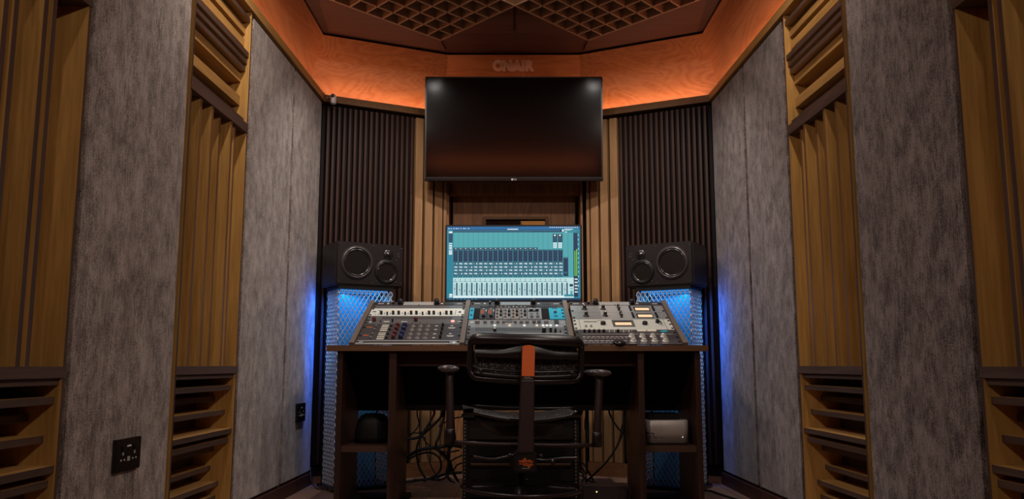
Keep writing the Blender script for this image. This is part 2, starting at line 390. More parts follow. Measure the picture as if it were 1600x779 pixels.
# ------------------------------------------------------------------ wooden diffuser columns
def diffuser(M, a, b, label, near=False):
    """a = near end, b = far end along the wall"""
    o = (M @ Vector(((a+b)/2, -.08, 0)))
    r = thing('wooden_diffuser', label, 'diffuser', o, 'wooden diffuser columns')
    D = -.165; w = .012
    fm = {'+y': 1}
    m_ = MB(M)      # side panels, back
    m_.box(a, a+w, D, .002, 0, 2.168, fm=fm); m_.box(b-w, b, D, .002, 0, 2.168, fm=fm)
    m_.box(a+w, b-w, D, D+.01, 0, 2.168, mi=1)
    obj('frame', m_, [HONEY_V, WALNUT_V], r)
    m_ = MB(M)      # two thick shelves
    m_.box(a+.001, b-.001, D+.01, .004, 1.628, 1.668, mi=0); m_.box(a+w, b-w, D+.01, -.012, 1.668, 1.69)
    obj('shelf', m_, [WALNUT_H], r)
    m_ = MB(M)
    m_.box(a+.001, b-.001, D+.01, .004, .612, .641, mi=0); m_.box(a+w, b-w, D+.01, -.006, .594, .612)
    obj('shelf', m_, [WALNUT_H], r)
    # upright boards, irregular spacing measured from the far end
    m_ = MB(M); pos = b-w
    gaps = [.088, .052, .060, .036, .052, .078, .098, .075]; rec = [.012, .0, .018, .03, .0, .006, .014, .02]
    dep = [.10, .06, .12, .05, .09, .13, .12, .08]
    if near:
        gaps = [.118, .046, .082, .034, .024, .040, .022, .028, .024, .03]; rec = [.016, .0, .010, .0, .012, .0, .02, .006, .0, .01]; dep = [.12, .07, .11, .05, .04, .08, .04, .06, .05, .05]
    for g, rc, dp in zip(gaps, rec, dep):
        m_.box(pos-g, pos, D+.01, D+.165-dp-.02, .641, 1.628, mi=0)      # floor of the well
        pos -= g
        if pos-.02 < a+w: break
        m_.box(pos-.018, pos, D+.01, -rc, .641, 1.628, fm={'+y': 1}); pos -= .018
    obj('upright_boards', m_, [HONEY_V, WALNUT_V if near else EDGE_V], r)
    m_ = MB(M)      # level boards above
    for z, rc, h, hon in ((1.712, .05, .016, 0), (1.748, .03, .042, 1), (1.852, .03, .036, 1), (1.900, .012, .018, 0), (1.932, .006, .018, 0), (1.962, .0, .022, 0), (2.012, .022, .034, 1), (2.068, .02, .032, 1), (2.122, .0, .018, 0), (2.150, .03, .012, 1)):
        m_.box(a+w, b-w, D+.01, -rc-.003, z, z+h, fm={'+y': 0 if hon else 1})
    obj('upper_boards', m_, [HONEY_H, WALNUT_H], r)
    m_ = MB(M)      # level boards below
    for z, rc in ((.545, .012), (.50, .075), (.447, .032), (.372, .0), (.335, .012), (.30, .07), (.225, .08), (.165, .045), (.108, .055), (.045, .01)):
        m_.box(a+w, b-w, D+.01, -rc-.003, z, z+.019, fm={'+y': 1})
    obj('lower_boards', m_, [HONEY_H, WALNUT_H], r)
    return r
diffuser(FL(), 1.60, 2.199, 'tall oak and walnut slatted diffuser at the left edge of the picture', True)
diffuser(FL(), 2.871, 3.468, 'tall oak and walnut slatted diffuser on the left wall between two grey velvet panels')
diffuser(FR(), 1.60, 2.215, 'tall oak and walnut slatted diffuser at the right edge of the picture', True)
diffuser(FR(), 2.902, 3.501, 'tall oak and walnut slatted diffuser on the right wall between two brown velvet panels')

# ------------------------------------------------------------------ slatted panels on the splayed walls
def splay_frame(side):
    if side < 0: return basis((-1.105, 4.7, 0), Vector((1, .5, 0)).normalized(), Vector((.5, -1, 0)).normalized(), (0, 0, 1))
    return basis((1.16, 4.7, 0), Vector((-1, .5, 0)).normalized(), Vector((-.5, -1, 0)).normalized(), (0, 0, 1))
for side in (-1, 1):
    M = splay_frame(side); K = math.sqrt(1.25)
    mb = MB(M); mb.box(.004, .545, -.035, -.028, .095, 2.15); m0 = mb
    # k = distance from corner in x
    nS = 17; x0, x1 = .022, .520
    for i in range(nS):
        s = (x0+(x1-x0)*i/(nS-1))*K*.93 + .004
        mb.box(s, s+.0135, -.028, .006, .10, 2.148, mi=1)
    sd = 'left' if side < 0 else 'right'
    obj('slatted_panel', mb, [BLACKW, DARK_SLAT], label='dark brown ribbed slat panel on the splayed wall behind the %s speaker' % sd, cat='wall panel')
    mb = MB(M); mb.box(.547, .785, -.035, -.028, .08, 2.15)
    for xa, xb in ((.516, .559), (.574, .618), (.631, .675), (.684, .700)):
        mb.box(xa*K, xb*K, -.028, .004, .082, 2.15, mi=1)
    obj('slatted_panel', mb, [BLACKW, OAK_SLAT], label='pale oak slat panel on the %s of the door recess behind the monitor' % sd, cat='wall panel')
    mb = MB(M); mb.box(-.02, .79, -.02, .012, 0, .035); mb.box(-.02, .545, -.035, -.02, .035, .08, mi=1); mb.box(.545, .79, -.02, .008, .035, .079)
    struct('baseboard_back_'+sd, mb, [SKIRT2, BLACKW])
# ------------------------------------------------------------------ door in the recess
mb = MB(); mb.box(-.405, -.392, 5.07, 5.24, 0, 1.765); mb.box(.424, .437, 5.07, 5.24, 0, 1.765); mb.box(-.392, .424, 5.10, 5.24, 1.70, 1.765)
fr = struct('door_1', mb, DOOR_WOOD)
mb = MB()
wx0, wx1, wz0, wz1 = -.165, .21, .95, 1.555
for b_ in ((-.375, wx0, 0, 1.70), (wx1, .40, 0, 1.70), (wx0, wx1, 0, wz0), (wx0, wx1, wz1, 1.70)): mb.box(b_[0], b_[1], 5.19, 5.23, b_[2], b_[3])
obj('door_leaf', mb, DOOR_WOOD, fr)
mb = MB()
for b_ in ((wx0-.018, wx0, wz0-.018, wz1+.018), (wx1, wx1+.018, wz0-.018, wz1+.018), (wx0, wx1, wz0-.018, wz0), (wx0, wx1, wz1, wz1+.018)): mb.box(b_[0], b_[1], 5.172, 5.24, b_[2], b_[3])
obj('window_frame', mb, HONEY_X, fr)
mb = MB(); mb.box(wx0, wx1, 5.205, 5.211, wz0, wz1); obj('pane', mb, GLASS, fr)
for z in (1.5, .27):
    mb = MB(); mb.lathe((.388, 5.183, z), (0, 0, 1), [(.003, 0), (.003, .11)], 8); obj('hinge', mb, STEEL, fr)
# dark lobby beyond, with a pale wooden baffle
mb = MB()
mb.box(-1.2, 1.2, 6.4, 6.45, 0, 2.5); mb.box(-1.2, -1.15, 5.45, 6.4, 0, 2.5); mb.box(1.15, 1.2, 5.45, 6.4, 0, 2.5)
struct('wall_lobby', mb, BLACKW)
mb = MB(); mb.loft([[(.06, 5.70, 1.635), (.24, 5.70, 1.635), (.24, 5.9, 1.635), (.06, 5.9, 1.635)], [(.09, 5.70, 1.585), (.21, 5.70, 1.585), (.21, 5.9, 1.585), (.09, 5.9, 1.585)]], smooth=False)
mb.box(.15, .17, 5.75, 5.77, 1.635, 2.62)
obj('wooden_baffle', mb, wood('baffle wood', (.80, .42, .17), (.65, .32, .12), 'X'), label='pale tan wooden baffle glimpsed through the door window above the monitor', cat='baffle')

# ------------------------------------------------------------------ ceiling grid diffusers
def ceiling_grid(corner, du, dv, nu, nv, label, cell=.105):
    u = Vector(du).normalized(); v = Vector(dv).normalized()
    M = basis(corner, u, v, (0, 0, 1)); m_ = MB(M); W = nu*cell; H = nv*cell; t = .0038
    def fin(x0, x1, y0, y1, along):
        # wedge section: thin lower edge widening upwards into the cell
        if along == 'x': m_.box(x0, x1, y0-t, y0+t, -.004, 0, mi=2)
        else: m_.box(x0-t, x0+t, y0, y1, -.004, 0, mi=2)
        if along == 'x':
            m_.loft([[(x0, y0-t, 0), (x0, y0+t, 0), (x0, y0+.030, .085), (x0, y0-.030, .085)], [(x1, y0-t, 0), (x1, y0+t, 0), (x1, y0+.030, .085), (x1, y0-.030, .085)]], smooth=False)
        else:
            m_.loft([[(x0-t, y0, 0), (x0+t, y0, 0), (x0+.030, y0, .085), (x0-.030, y0, .085)], [(x0-t, y1, 0), (x0+t, y1, 0), (x0+.030, y1, .085), (x0-.030, y1, .085)]], smooth=False)
    for i in range(nv+1): fin(0, W, i*cell, 0, 'x')
    for i in range(nu+1): fin(i*cell, 0, 0, H, 'y')
    m_.box(-.02, W+.02, -.02, H+.02, .080, .112, mi=1)
    return obj('ceiling_diffuser', m_, [GRIDW, CEIL, GRIDE], label=label, cat='ceiling diffuser', group='egg crate diffusers on the ceiling')
s2 = math.sqrt(.5); q = 6*.105*.6727
ceiling_grid((XC-q, 4.585, 2.5), (-1, -1.03, 0), (1, -1.10, 0), 11, 6, 'pale wooden egg crate diffuser hanging from the ceiling, left of the centre joint')
ceiling_grid((XC+q, 4.585, 2.5), (1, -1.03, 0), (-1, -1.10, 0), 11, 6, 'pale wooden egg crate diffuser hanging from the ceiling, right of the centre joint')

# ------------------------------------------------------------------ television, tilted down
TM = basis((XC-.004, 4.865, 1.742), (1, 0, 0), Vector((0, 1, -.0)).normalized(), (0, 0, 1)) @ Matrix.Rotation(math.radians(5), 4, 'X')
W2 = .533
r = thing('television', 'large switched-off flat television mounted above the door recess', 'television', (XC, 4.88, 1.758))
mb = MB(TM); mb.box(-W2, W2, 0, .035, 0, .622, bev=.004); obj('cabinet', mb, TVB, r)
mb = MB(TM); mb.box(-W2+.009, W2-.009, -.0015, .0, .016, .613); obj('screen', mb, GLASSBLK, r)
mb = MB(TM); mb.box(-W2, W2, -.006, .03, -.010, .006, bev=.002); obj('lower_bezel', mb, BLACKG, r)
text_mesh('maker_mark', 'LG', .014, TM @ basis((.008, -.0065, -.001), (1, 0, 0), (0, 0, 1), (0, -1, 0)), MARK, r)
mb = MB(TM); mb.lathe((-.010, -.0062, -.001), (0, -1, 0), [(.006, 0), (.006, .001)], 16); obj('maker_badge', mb, MARK, r)
mb = MB(TM); mb.box(-.2, .2, .035, .12, .15, .5); obj('wall_bracket', mb, BLACKM, r)
mb = MB(); mb.box(XC-.15, XC+.15, 4.93, 5.08, 1.9, 2.1); obj('bracket_arm', mb, BLACKM, r)

# ------------------------------------------------------------------ ON AIR sign
r = thing('neon_sign', 'small unlit neon style sign reading ON AIR above the television', 'sign', (XC, 5.075, 2.48))
lean = math.atan2(.12, .40)
SM = basis((XC-.005, 5.07, 2.522), (1, 0, 0), Vector((0, -math.sin(lean), math.cos(lean))), Vector((0, -math.cos(lean), -math.sin(lean))))
for ch, ux in (('O', -.098), ('N', -.040), ('A', .022), ('I', .060), ('R', .098)):
    text_mesh('letter_backing', ch, .084, SM @ Matrix.Translation((ux, 0, -.004)), ACRY, r, extrude=.002, offset=.0065, sx=.95)
    text_mesh('letter', ch, .084, SM @ Matrix.Translation((ux, 0, .006)), NEON, r, extrude=.003, offset=-.0035, sx=.95)
mb = MB(SM); mb.box(-.04, .03, -.025, .02, -.009, -.006); obj('sign_plate', mb, ACRY, r)
mb = MB(); mb.tube(curve_pts([(.072, 5.075, 2.49), (.074, 5.06, 2.47), (.068, 5.05, 2.44), (.064, 5.03, 2.40)]), .0012, 6)
obj('cord', mb, NEON, r)

# small camera at the left corner under the ledge
r = thing('security_camera', 'small pale camera with a dark lens at the left corner under the ledge', 'camera', (-1.035, 4.63, 2.15))
mb = MB(); D0 = Vector((.25, -.95, -.15)).normalized()
rings = []
for z, rr in ((2.143, .010), (2.146, .0145), (2.152, .016), (2.19, .016), (2.197, .0145), (2.200, .010)):
    rings.append([(-1.037+rr*math.cos(t*PI/8), 4.665+rr*1.6*math.sin(t*PI/8), z) for t in range(16)])
mb.loft(rings); obj('shell', mb, WHITECAM, r)
mb = MB(); mb.lathe((-1.037, 4.645, 2.186), (.1, -1, 0), [(.0105, 0), (.0105, .008), (.008, .009), (.006, .006)], 20); obj('lens', mb, BLACKG, r)
mb = MB(); mb.tube(curve_pts([(-1.05, 4.68, 2.15), (-1.07, 4.67, 2.16), (-1.085, 4.66, 2.18), (-1.09, 4.66, 2.21)]), .002, 6); obj('bracket', mb, BLACKM, r)

# wall sockets
def socket(M, s0, s1, z0, z1, label):
    o = M @ Vector(((s0+s1)/2, 0, z0)); r = thing('wall_socket', label, 'socket', o, 'black wall sockets')
    sc_ = (s1-s0)/.156
    m_ = MB(M); m_.box(s0, s1, -.004, .011, z0, z1, bev=.002); obj('faceplate', m_, BLACKG, r)
    for k in (.27, .73):
        c = s0+(s1-s0)*k
        m_ = MB(M); m_.box(c-.006, c+.006, .011, .015, z0+(z1-z0)*.62, z0+(z1-z0)*.78); obj('switch', m_, BLACKM, r)
        m_ = MB(M); m_.box(c-.002, c+.002, .011, .0125, z0+(z1-z0)*.5, z0+(z1-z0)*.6)
        m_.box(c-.012, c-.008, .011, .0125, z0+(z1-z0)*.33, z0+(z1-z0)*.38); m_.box(c+.008, c+.012, .011, .0125, z0+(z1-z0)*.33, z0+(z1-z0)*.38); obj('pin_hole', m_, MARK, r)
    for k in (-.006, .003):
        m_ = MB(M); m_.box((s0+s1)/2+k, (s0+s1)/2+k+.003, .011, .0125, z0+(z1-z0)*.3, z0+(z1-z0)*.44); obj('usb_port', m_, MARK, r)
    m_ = MB(M); m_.box((s0+s1)/2-.012, (s0+s1)/2+.012, .011, .0122, z0+(z1-z0)*.74, z0+(z1-z0)*.79); obj('rating_mark', m_, MARK, r)
socket(FL(), 2.478, 2.634, .333, .428, 'black double socket low on the near left velvet panel')
socket(FL(), 4.353, 4.505, .352, .447, 'black double socket on the far left corner panel beside the blue light')

# ------------------------------------------------------------------ speaker stands and speakers
def diamond_sheet(M, w, h, cw=.026, ch=.041, z0=0.):
    """expanded metal: w along local x, h along local z, in plane y=0"""
    m_ = MB(M); nx = max(1, round(w/cw)); cw = w/nx; nz = int(h/ch); ch = h/nz
    for j in range(nz):
        for i in range(nx):
            x = i*cw; z = z0+j*ch
            c = [(x+cw*.5, 0, z), (x+cw, 0, z+ch*.5), (x+cw*.5, 0, z+ch), (x, 0, z+ch*.5)]
            for k in range(4): m_.strand(c[k], c[(k+1) % 4], .0022, (0, 1, 0), .0016)
    return m_
def speaker_set(side):
    sd = 'left' if side < 0 else 'right'
    # outer front top corner and inner front corner of the speaker
    O = Vector((-.938, 4.40, 0)) if side < 0 else Vector((.965, 4.40, 0))
    I = Vector((-.606, 4.60, 0)) if side < 0 else Vector((.633, 4.60, 0))
    x = (I-O); W = x.length; x.normalize()                      # local x from outer to inner
    y = Vector((0, 0, 1)).cross(x)*(1 if side < 0 else -1)      # local y to the back
    zb, zt = 1.068, 1.304
    M = basis((O.x, O.y, zb), x, y, (0, 0, 1)); H = zt-zb
    r = thing('studio_speaker', 'black three way studio monitor lying on its side on the %s stand' % sd, 'speaker', (O+x*W/2+y*.13)+Vector((0, 0, zb)), 'studio monitors either side of the desk')
    m_ = MB(M); m_.box(0, W, 0, .235, 0, H, bev=.008); cab = obj('cabinet', m_, SPKR, r)
    m_ = MB(M)
    for cx, cz, R in ((.118, .125, .082), (.288, .085, .060)):
        m_.lathe((cx, -.01, cz), (0, 1, 0), [(R*.92, 0), (R*.92, .014), (R*.34, .014+R*.42), (R*.30, .014+R*.42)], 40, smooth=False)
    cut = obj('cutter', m_, SPKR)
    bpy.context.view_layer.update()
    md = cab.modifiers.new('hole', 'BOOLEAN'); md.operation = 'DIFFERENCE'; md.solver = 'EXACT'; md.object = cut
    nm_ = bpy.data.meshes.new_from_object(cab.evaluated_get(bpy.context.evaluated_depsgraph_get()))
    cab.modifiers.clear(); old = cab.data; cab.data = nm_; bpy.data.meshes.remove(old); nm_.name = 'cabinet'
    bpy.data.objects.remove(cut)
    fy = -.0005
    def drv(cx, cz, R, nmz, dome):
        m_ = MB(M); m_.lathe((cx, fy, cz), (0, -1, 0), [(R*1.13, -.002), (R*1.13, .003), (R*1.02, .006), (R*1.0, .008), (R*.95, .008), (R*.92, .003), (R*1.10, -.001)], 40)
        p = obj(nmz, m_, RIM if nmz == 'woofer' else BLACK, r)
        m_ = MB(M); m_.lathe((cx, fy, cz), (0, -1, 0), [(R*.93, .001), (R*.90, .006), (R*.84, .007), (R*.79, -.001), (R*.40, -R*.36), (R*.37, -R*.30), (R*.26, -R*.17), (R*.12, -R*.11), (0, -R*.10)], 40)
        obj('cone', m_, CONE, p)
        return p
    drv(.118, .125, .082, 'woofer', 1)
    p = drv(.288, .085, .060, 'midrange', 1)
    m_ = MB(M); m_.lathe((.298, fy, .180), (0, -1, 0), [(.027, 0), (.027, .003), (.018, .001), (.013, .0015), (.011, .006), (0, .010)], 28); obj('tweeter', m_, CONE, r)
    for cx, cz in ((.018, .02), (.018, .215), (.21, .218), (.375, .215), (.375, .02), (.205, .018), (.235, .15), (.345, .15), (.235, .03), (.345, .03)):
        m_ = MB(M); m_.lathe((cx, fy, cz), (0, -1, 0), [(.0035, 0), (.0035, .0025), (.001, .003)], 10); obj('screw', m_, RIM, r)
    m_ = MB(M); m_.box(.350, .368, -.001, 0, .170, .176); m_.box(.350, .366, -.001, 0, .182, .188); m_.box(.352, .364, -.001, 0, .194, .196); obj('maker_mark', m_, RIM, r)
    # stand
    so = O + x*.022 + y*.006; sw, sdp, sh = W-.075, .20, zb-.002
    MS = basis((so.x, so.y, 0), x, y, (0, 0, 1))
    r = thing('speaker_stand', 'tall white mesh speaker stand glowing blue inside, on the %s behind the desk' % sd, 'speaker stand', (so+x*sw/2+y*sdp/2), 'mesh speaker stands with blue light')
    m_ = MB(MS); m_.box(-.02, sw+.02, -.045, sdp+.01, 0, .018, bev=.002); obj('base_plate', m_, BLACKG, r)
    m_ = MB(MS); m_.box(0, sw, 0, sdp, sh-.016, sh); obj('top_plate', m_, BLACKM, r)
    m_ = MB(MS); m_.box(.004, sw-.004, sdp-.008, sdp, .018, sh-.016); obj('back_panel', m_, STANDIN, r)
    for px_, py_ in ((0, sdp-.012), (sw-.010, sdp-.012)):
        m_ = MB(MS); m_.box(px_, px_+.010, py_, py_+.012, .018, sh-.016); obj('post', m_, BLACKM, r)
    m_ = diamond_sheet(MS @ Matrix.Translation((.003, .004, .02)), sw-.006, sh-.04); obj('front_mesh', m_, MESHM, r)
    Ms = MS @ Matrix.Translation((.003, .006, .02)) @ Matrix.Rotation(PI/2, 4, 'Z'); m_ = diamond_sheet(Ms, sdp-.02, sh-.04); obj('side_mesh', m_, MESHM, r)
    Ms = MS @ Matrix.Translation((sw-.003, .006, .02)) @ Matrix.Rotation(PI/2, 4, 'Z'); m_ = diamond_sheet(Ms, sdp-.02, sh-.04); obj('side_mesh', m_, MESHM, r)
    m_ = MB(MS); m_.box(.02, sw-.02, .03, .038, sh-.026, sh-.018); m_.box(.02, sw-.02, sdp-.03, sdp-.022, sh-.026, sh-.018); obj('led_strip', m_, BLUELED, r)
    # light from the led strips under the top plate
    def area(p, d, sx, sy, e, col):
        L = bpy.data.lights.new('led_light', 'AREA'); L.shape = 'RECTANGLE'; L.size = sx; L.size_y = sy; L.energy = e; L.color = col
        o = bpy.data.objects.new('led_light', L); COL.objects.link(o); o.location = p
        o.rotation_euler = Vector(d).to_track_quat('-Z', 'Y').to_euler(); return o
    c = so + x*sw/2 + y*.10; area((c.x, c.y, sh-.03), (0, .0, -1), sw*.7, .1, LB, (.004, .46, 1.))
    # led strip running down the back edge of the stand, washing the corner
    c = so + x*sw*.32 + y*(sdp+.04)
    area((c.x, c.y, .80), (side*.9, -.35, -.35), .02, .5, LB2, (.02, .16, 1.))
LB, LB2 = .9, 2.6
speaker_set(-1); speaker_set(1)

# ------------------------------------------------------------------ desk
dx0, dx1 = -.853, .902
r = thing('studio_desk', 'wide dark brown studio desk with open side shelves and a sloping rack console', 'desk', (.025, 4.1, 0))
DK = r
mb = MB(); mb.box(dx0, dx1, 3.85, 4.30, .709, .735, fm={'-y': 1}); mb.box(-.56, .575, 4.30, 4.63, .709, .735); obj('desktop', mb, [DESKW, DESKE], r)
for a, b in ((-.805, -.780), (-.566, -.532), (.580, .608), (.842, .868)):
    mb = MB(); mb.box(a, b, 3.87, 4.30, 0, .709); obj('side_panel', mb, DESKV, r)
for a, b in ((-.780, -.566), (.608, .842)):
    mb = MB(); mb.box(a, b, 3.885, 4.28, .252, .280, fm={'-y': 1}); obj('shelf', mb, [DESKW, DESKE if 0 else WALNUT_X], r)
mb = MB(); mb.box(-.780, .842, 4.27, 4.29, .418, .709); obj('modesty_panel', mb, BLACKW, r)
mb = MB(); mb.box(-.532, .580, 3.95, 3.97, .64, .709); obj('apron', mb, DESKW, r)
mb = MB(); mb.box(-.780, -.50, 4.1, 4.26, 0.0, .02); obj('cabinet_floor', mb, BLACKW, r)
mb = MB(); mb.box(.608, .842, 4.1, 4.26, 0.0, .02); obj('cabinet_floor', mb, BLACKW, r)

ANG = math.atan2(.235, .55); LEN = .60
RX0 = -.750; CH = .0255; UW = .4826
def RM(x, lift=0.):
    return basis((x, 3.852, .737), (1, 0, 0), (0, math.cos(ANG), math.sin(ANG)), (0, -math.sin(ANG), math.cos(ANG))) @ Matrix.Translation((0, 0, lift))
bays = [RX0+CH, RX0+2*CH+UW, RX0+3*CH+2*UW]
# cheeks
for i in range(4):
    x = RX0 + i*(CH+UW) + (0.013 if i == 3 else 0)
    M = RM(x); mb = MB(M); mb.box(0, CH-.003, 0, LEN+.004, -.02, .012)
    # lower body of the cheek down to the desktop
    y1 = 3.852+math.cos(ANG)*LEN; z1 = .737+math.sin(ANG)*LEN
    m2 = MB(); a, b = x, x+CH-.003
    P = [(3.87, .736), (y1-.01, .736), (y1-.01, z1-.03)]
    vs = [[mb.bm.verts.new((xx, p[0], p[1])) for p in P] for xx in (a, b)]
    mb.face(vs[0]); mb.face(vs[1][::-1])
    for k in range(3): mb.face([vs[0][k], vs[0][(k+1) % 3], vs[1][(k+1) % 3], vs[1][k]])
    obj('console_cheek', mb, TAUPE, r)
mb = MB(); y1 = 3.852+math.cos(ANG)*LEN; z1 = .737+math.sin(ANG)*LEN
mb.box(RX0+.02, .79, y1+.022, y1+.030, .9, z1-.03); obj('console_back', mb, BLACKM, r)

class Unit:
    """one rack device: u across, v up the slope from v0 to v1"""
    def __init__(s, bay, v0, v1, mat, label, cat='audio rack unit', name='rack_unit', grp=None):
        s.x = bays[bay] + (.010 if bay == 2 else 0); s.v0, s.v1 = v0, v1; s.M = RM(s.x)
        o = s.M @ Vector((UW/2, (v0+v1)/2, -.03)); s.r = thing(name, label, cat, o, grp)
        m_ = MB(s.M); m_.box(.001, UW-.001, v0+.0008, v1-.0008, -min(.045, v0*.4), .003, bev=0); s.panel = obj('faceplate', m_, mat, s.r)
    def knob(s, u, v, R=.008, h=.014, mat=None, cap=None, skirt=None, name='knob'):
        m_ = MB(s.M); o = (u, v, .003)
        pr = [(R*1.0, 0), (R*.92, h*.85), (R*.75, h)]
        if skirt: pr = [(skirt, 0), (skirt*.95, .002), (R, .0025), (R*.92, h*.85), (R*.8, h)]
        m_.lathe(o, (0, 0, 1), pr, 16); k = obj(name, m_, mat or BLACK, s.r)
        if cap:
            m_ = MB(s.M); m_.lathe((u, v, .003+h), (0, 0, 1), [(R*.74, -.001), (R*.74, .0015), (R*.55, .002)], 14); obj('cap', m_, cap, k)
        return k
    def plate(s, u0, u1, v0, v1, mat, name='inset', h=.0035, base=.003):
        m_ = MB(s.M); m_.box(u0, u1, v0, v1, base-.0005, base+h); return obj(name, m_, mat, s.r)
    def marks(s, L, mat, name='print', h=.0045):
        m_ = MB(s.M)
        for u0, u1, v0, v1 in L: m_.box(u0, u1, v0, v1, .002, h)
        return obj(name, m_, mat, s.r)
    def screws(s, vs):
        for v in vs:
            for u in (.0085, UW-.0085):
                m_ = MB(s.M); m_.lathe((u, v, .003), (0, 0, 1), [(.006, 0), (.0055, .003), (.002, .0042)], 12); obj('screw', m_, BLACKM, s.r)
    def slots(s, u0, u1, v0, v1, n, mat=None):
        m_ = MB(s.M); w = (u1-u0)/n
        for i in range(n):
            a = u0+i*w; m_.loft([[(a, v0,   .0028), (a+w*.45, v0, .0028), (a+w*.45, v0, .0036), (a, v0, .0036)], [(a+w*.45, v1, .0028), (a+w*.9, v1, .0028), (a+w*.9, v1, .0036), (a+w*.45, v1, .0036)]], smooth=False)
        return obj('vent_slots', m_, mat or BLACKW, s.r)

where = ['left', 'centre', 'right']
for b in range(3):
    U = Unit(b, .541, .600, PURP, 'slim dark panel with two large black knobs at the top of the %s console bay' % where[b], grp='topmost units of the three console bays')
    U.plate(.155, .315, .545, .596, STEEL if b != 1 else STEELM, 'silver_strip', .002)
    for u in (.138, .328): U.knob(u, .568, .0145, .026, BLACK, BLACKG)
    U.knob(.100, .572, .006, .012, BLACK, CHROME)
    U.marks([(.02, .05, .568, .574), (.068, .078, .564, .578), (.350, .362, .566, .578), (.435, .462, .566, .572)], MARK)
    U.marks([(.375, .42, .556, .59)], INK, 'display', .004)
    U.marks([(.236, .240, .544, .556)], INK, 'tick', .0055)
    U.screws([.57])
# ---- left bay
U = Unit(0, .497, .541, STEELD, 'plain grey blanking panel under the top unit of the left console bay', 'blank panel', 'blank_panel'); U.screws([.519])
U = Unit(0, .382, .497, WHITEP, 'white rack unit with four amber arched meters and thirteen black knobs')
for c in (.098, .190, .282, .374):
    m_ = MB(U.M)
    for k in range(9):
        t0 = PI*(.18+.64*k/9); t1 = PI*(.18+.64*(k+1)/9)
        A = lambda t, R: (c+.008+R*1.15*math.cos(t), .440+R*.55*math.sin(t), .0045)
        m_.face([m_.v(A(t0, .026)), m_.v(A(t1, .026)), m_.v(A(t1, .036)), m_.v(A(t0, .036))])
    obj('meter_arc', m_, AMBER, U.r, recalc=False)
for u in (.062, .122, .150, .213, .240, .304, .328, .392, .416): U.knob(u, .408, .0072, .020, BLACK, WHITEK)
for u in (.093, .184, .272, .362): U.knob(u, .400, .005, .016, BLACK)
U.marks([(.012, .03, .44, .448), (.040, .046, .46, .468), (.048, .053, .44, .446), (.048, .053, .42, .426), (.03, .034, .40, .406), (.046, .05, .396, .402), (.435, .437, .40, .47), (.452, .464, .43, .45), (.45, .453, .39, .396)]
        + [(c-.003, c, .41, .43) for c in (.078, .108, .168, .198, .258, .290, .350, .378)], INK)
U.screws([.485, .395])
U = Unit(0, .268, .382, STEELD, 'grey rack unit with a row of slanted vents, two red knobs and a red lamp')
U.slots(.075, .425, .335, .368, 32, PURP)
for u in (.042, .248): U.knob(u, .308, .0095, .022, REDK)
U.knob(.134, .295, .005, .016, BLACK); U.knob(.075, .295, .0035, .008, BLACK)
m_ = MB(U.M); m_.lathe((.431, .303, .003), (0, 0, 1), [(.009, 0), (.009, .004), (.005, .006)], 16); obj('indicator_lamp', m_, REDLED, U.r)
U.marks([(.090, .118, .292, .302), (.178, .206, .292, .300), (.455, .475, .296, .302)], LABELW); U.marks([(.02, .03, .285, .30)], MARK)
U.screws([.368, .318, .283])
for i, (v0, v1, lb) in enumerate(((.160, .268, 'upper charcoal equaliser with red, navy and grey knobs in the left console bay'), (.052, .160, 'lower charcoal equaliser with red, navy and grey knobs in the left console bay'))):
    U = Unit(0, v0, v1, DARKP, lb, grp='pair of charcoal equalisers')
    for f in (.68, .22):
        v = v0+(v1-v0)*f
        U.knob(.168, v, .0095, .020, REDK); U.knob(.203, v, .0115, .020, BLUEK)
        for u in (.241, .278, .315): U.knob(u, v, .0070, .015, GREYK, BLACK, .0125)
        U.knob(.136, v, .0065, .008, BLACK); U.knob(.388, v, .0055, .018, BLACK)
        for k in (-.012, .012): U.plate(.090-.000, .124, v+k-.0055, v+k+.0055, LABELW, 'label_strip', .002)
        U.marks([(.350, .364, v, v+.008)], MARK); U.knob(.062, v, .005, .008, GREYK)
    U.marks([(.02, .045, v0+.055, v0+.063)], ORANGE, 'orange_line'); U.marks([(.425, .437, v0+.075, v0+.084), (.415, .45, v0+.05, v0+.056), (.42, .446, v0+.042, v0+.047)], MARK)
    U.screws([v0+.055])
U = Unit(0, 0, .052, STEELM, 'grey vented panel along the lower edge of the left console bay', 'vent panel', 'vent_panel')
U.plate(.035, .435, .018, .034, BLACKW, 'vent_slot', .0008); U.plate(.45, .462, .008, .03, WHITEP, 'label_strip', .001); U.plate(.044, .43, .008, .013, MARK, 'lower_lip', .002)
U.screws([.03])
# ---- centre bay
U = Unit(1, .497, .541, PURP, 'dark vented strip above the modular rack in the centre console bay', 'vent panel', 'vent_panel'); U.slots(.05, .45, .503, .534, 40, BLACKW)
U = Unit(1, .328, .497, BLACKW, 'modular rack of small processors with cyan panels at both ends, in the centre bay')
U.plate(.0, .022, .330, .495, CYANP, 'module'); 
for v in (.375, .445): U.marks([(.006, .016, v, v+.022)], BLUEK, 'button', .008)
U.plate(.022, .052, .335, .47, BLACKW, 'empty_slot', .0005)
for c in (.052, .090):
    U.plate(c+.001, c+.037, .330, .485, PURP, 'module'); U.marks([(c+.006+i*.009, c+.011+i*.009, .405+j*.02, .419+j*.02) for i in range(2) for j in range(3)], WARMLED if 0 else ORANGE, 'lamps', .0075)
    U.knob(c+.022, .362, .009, .015, BLACK); U.marks([(c+.012, c+.024, .478, .484), (c+.030, c+.034, .44, .47)], MARK, 'print', .0072)
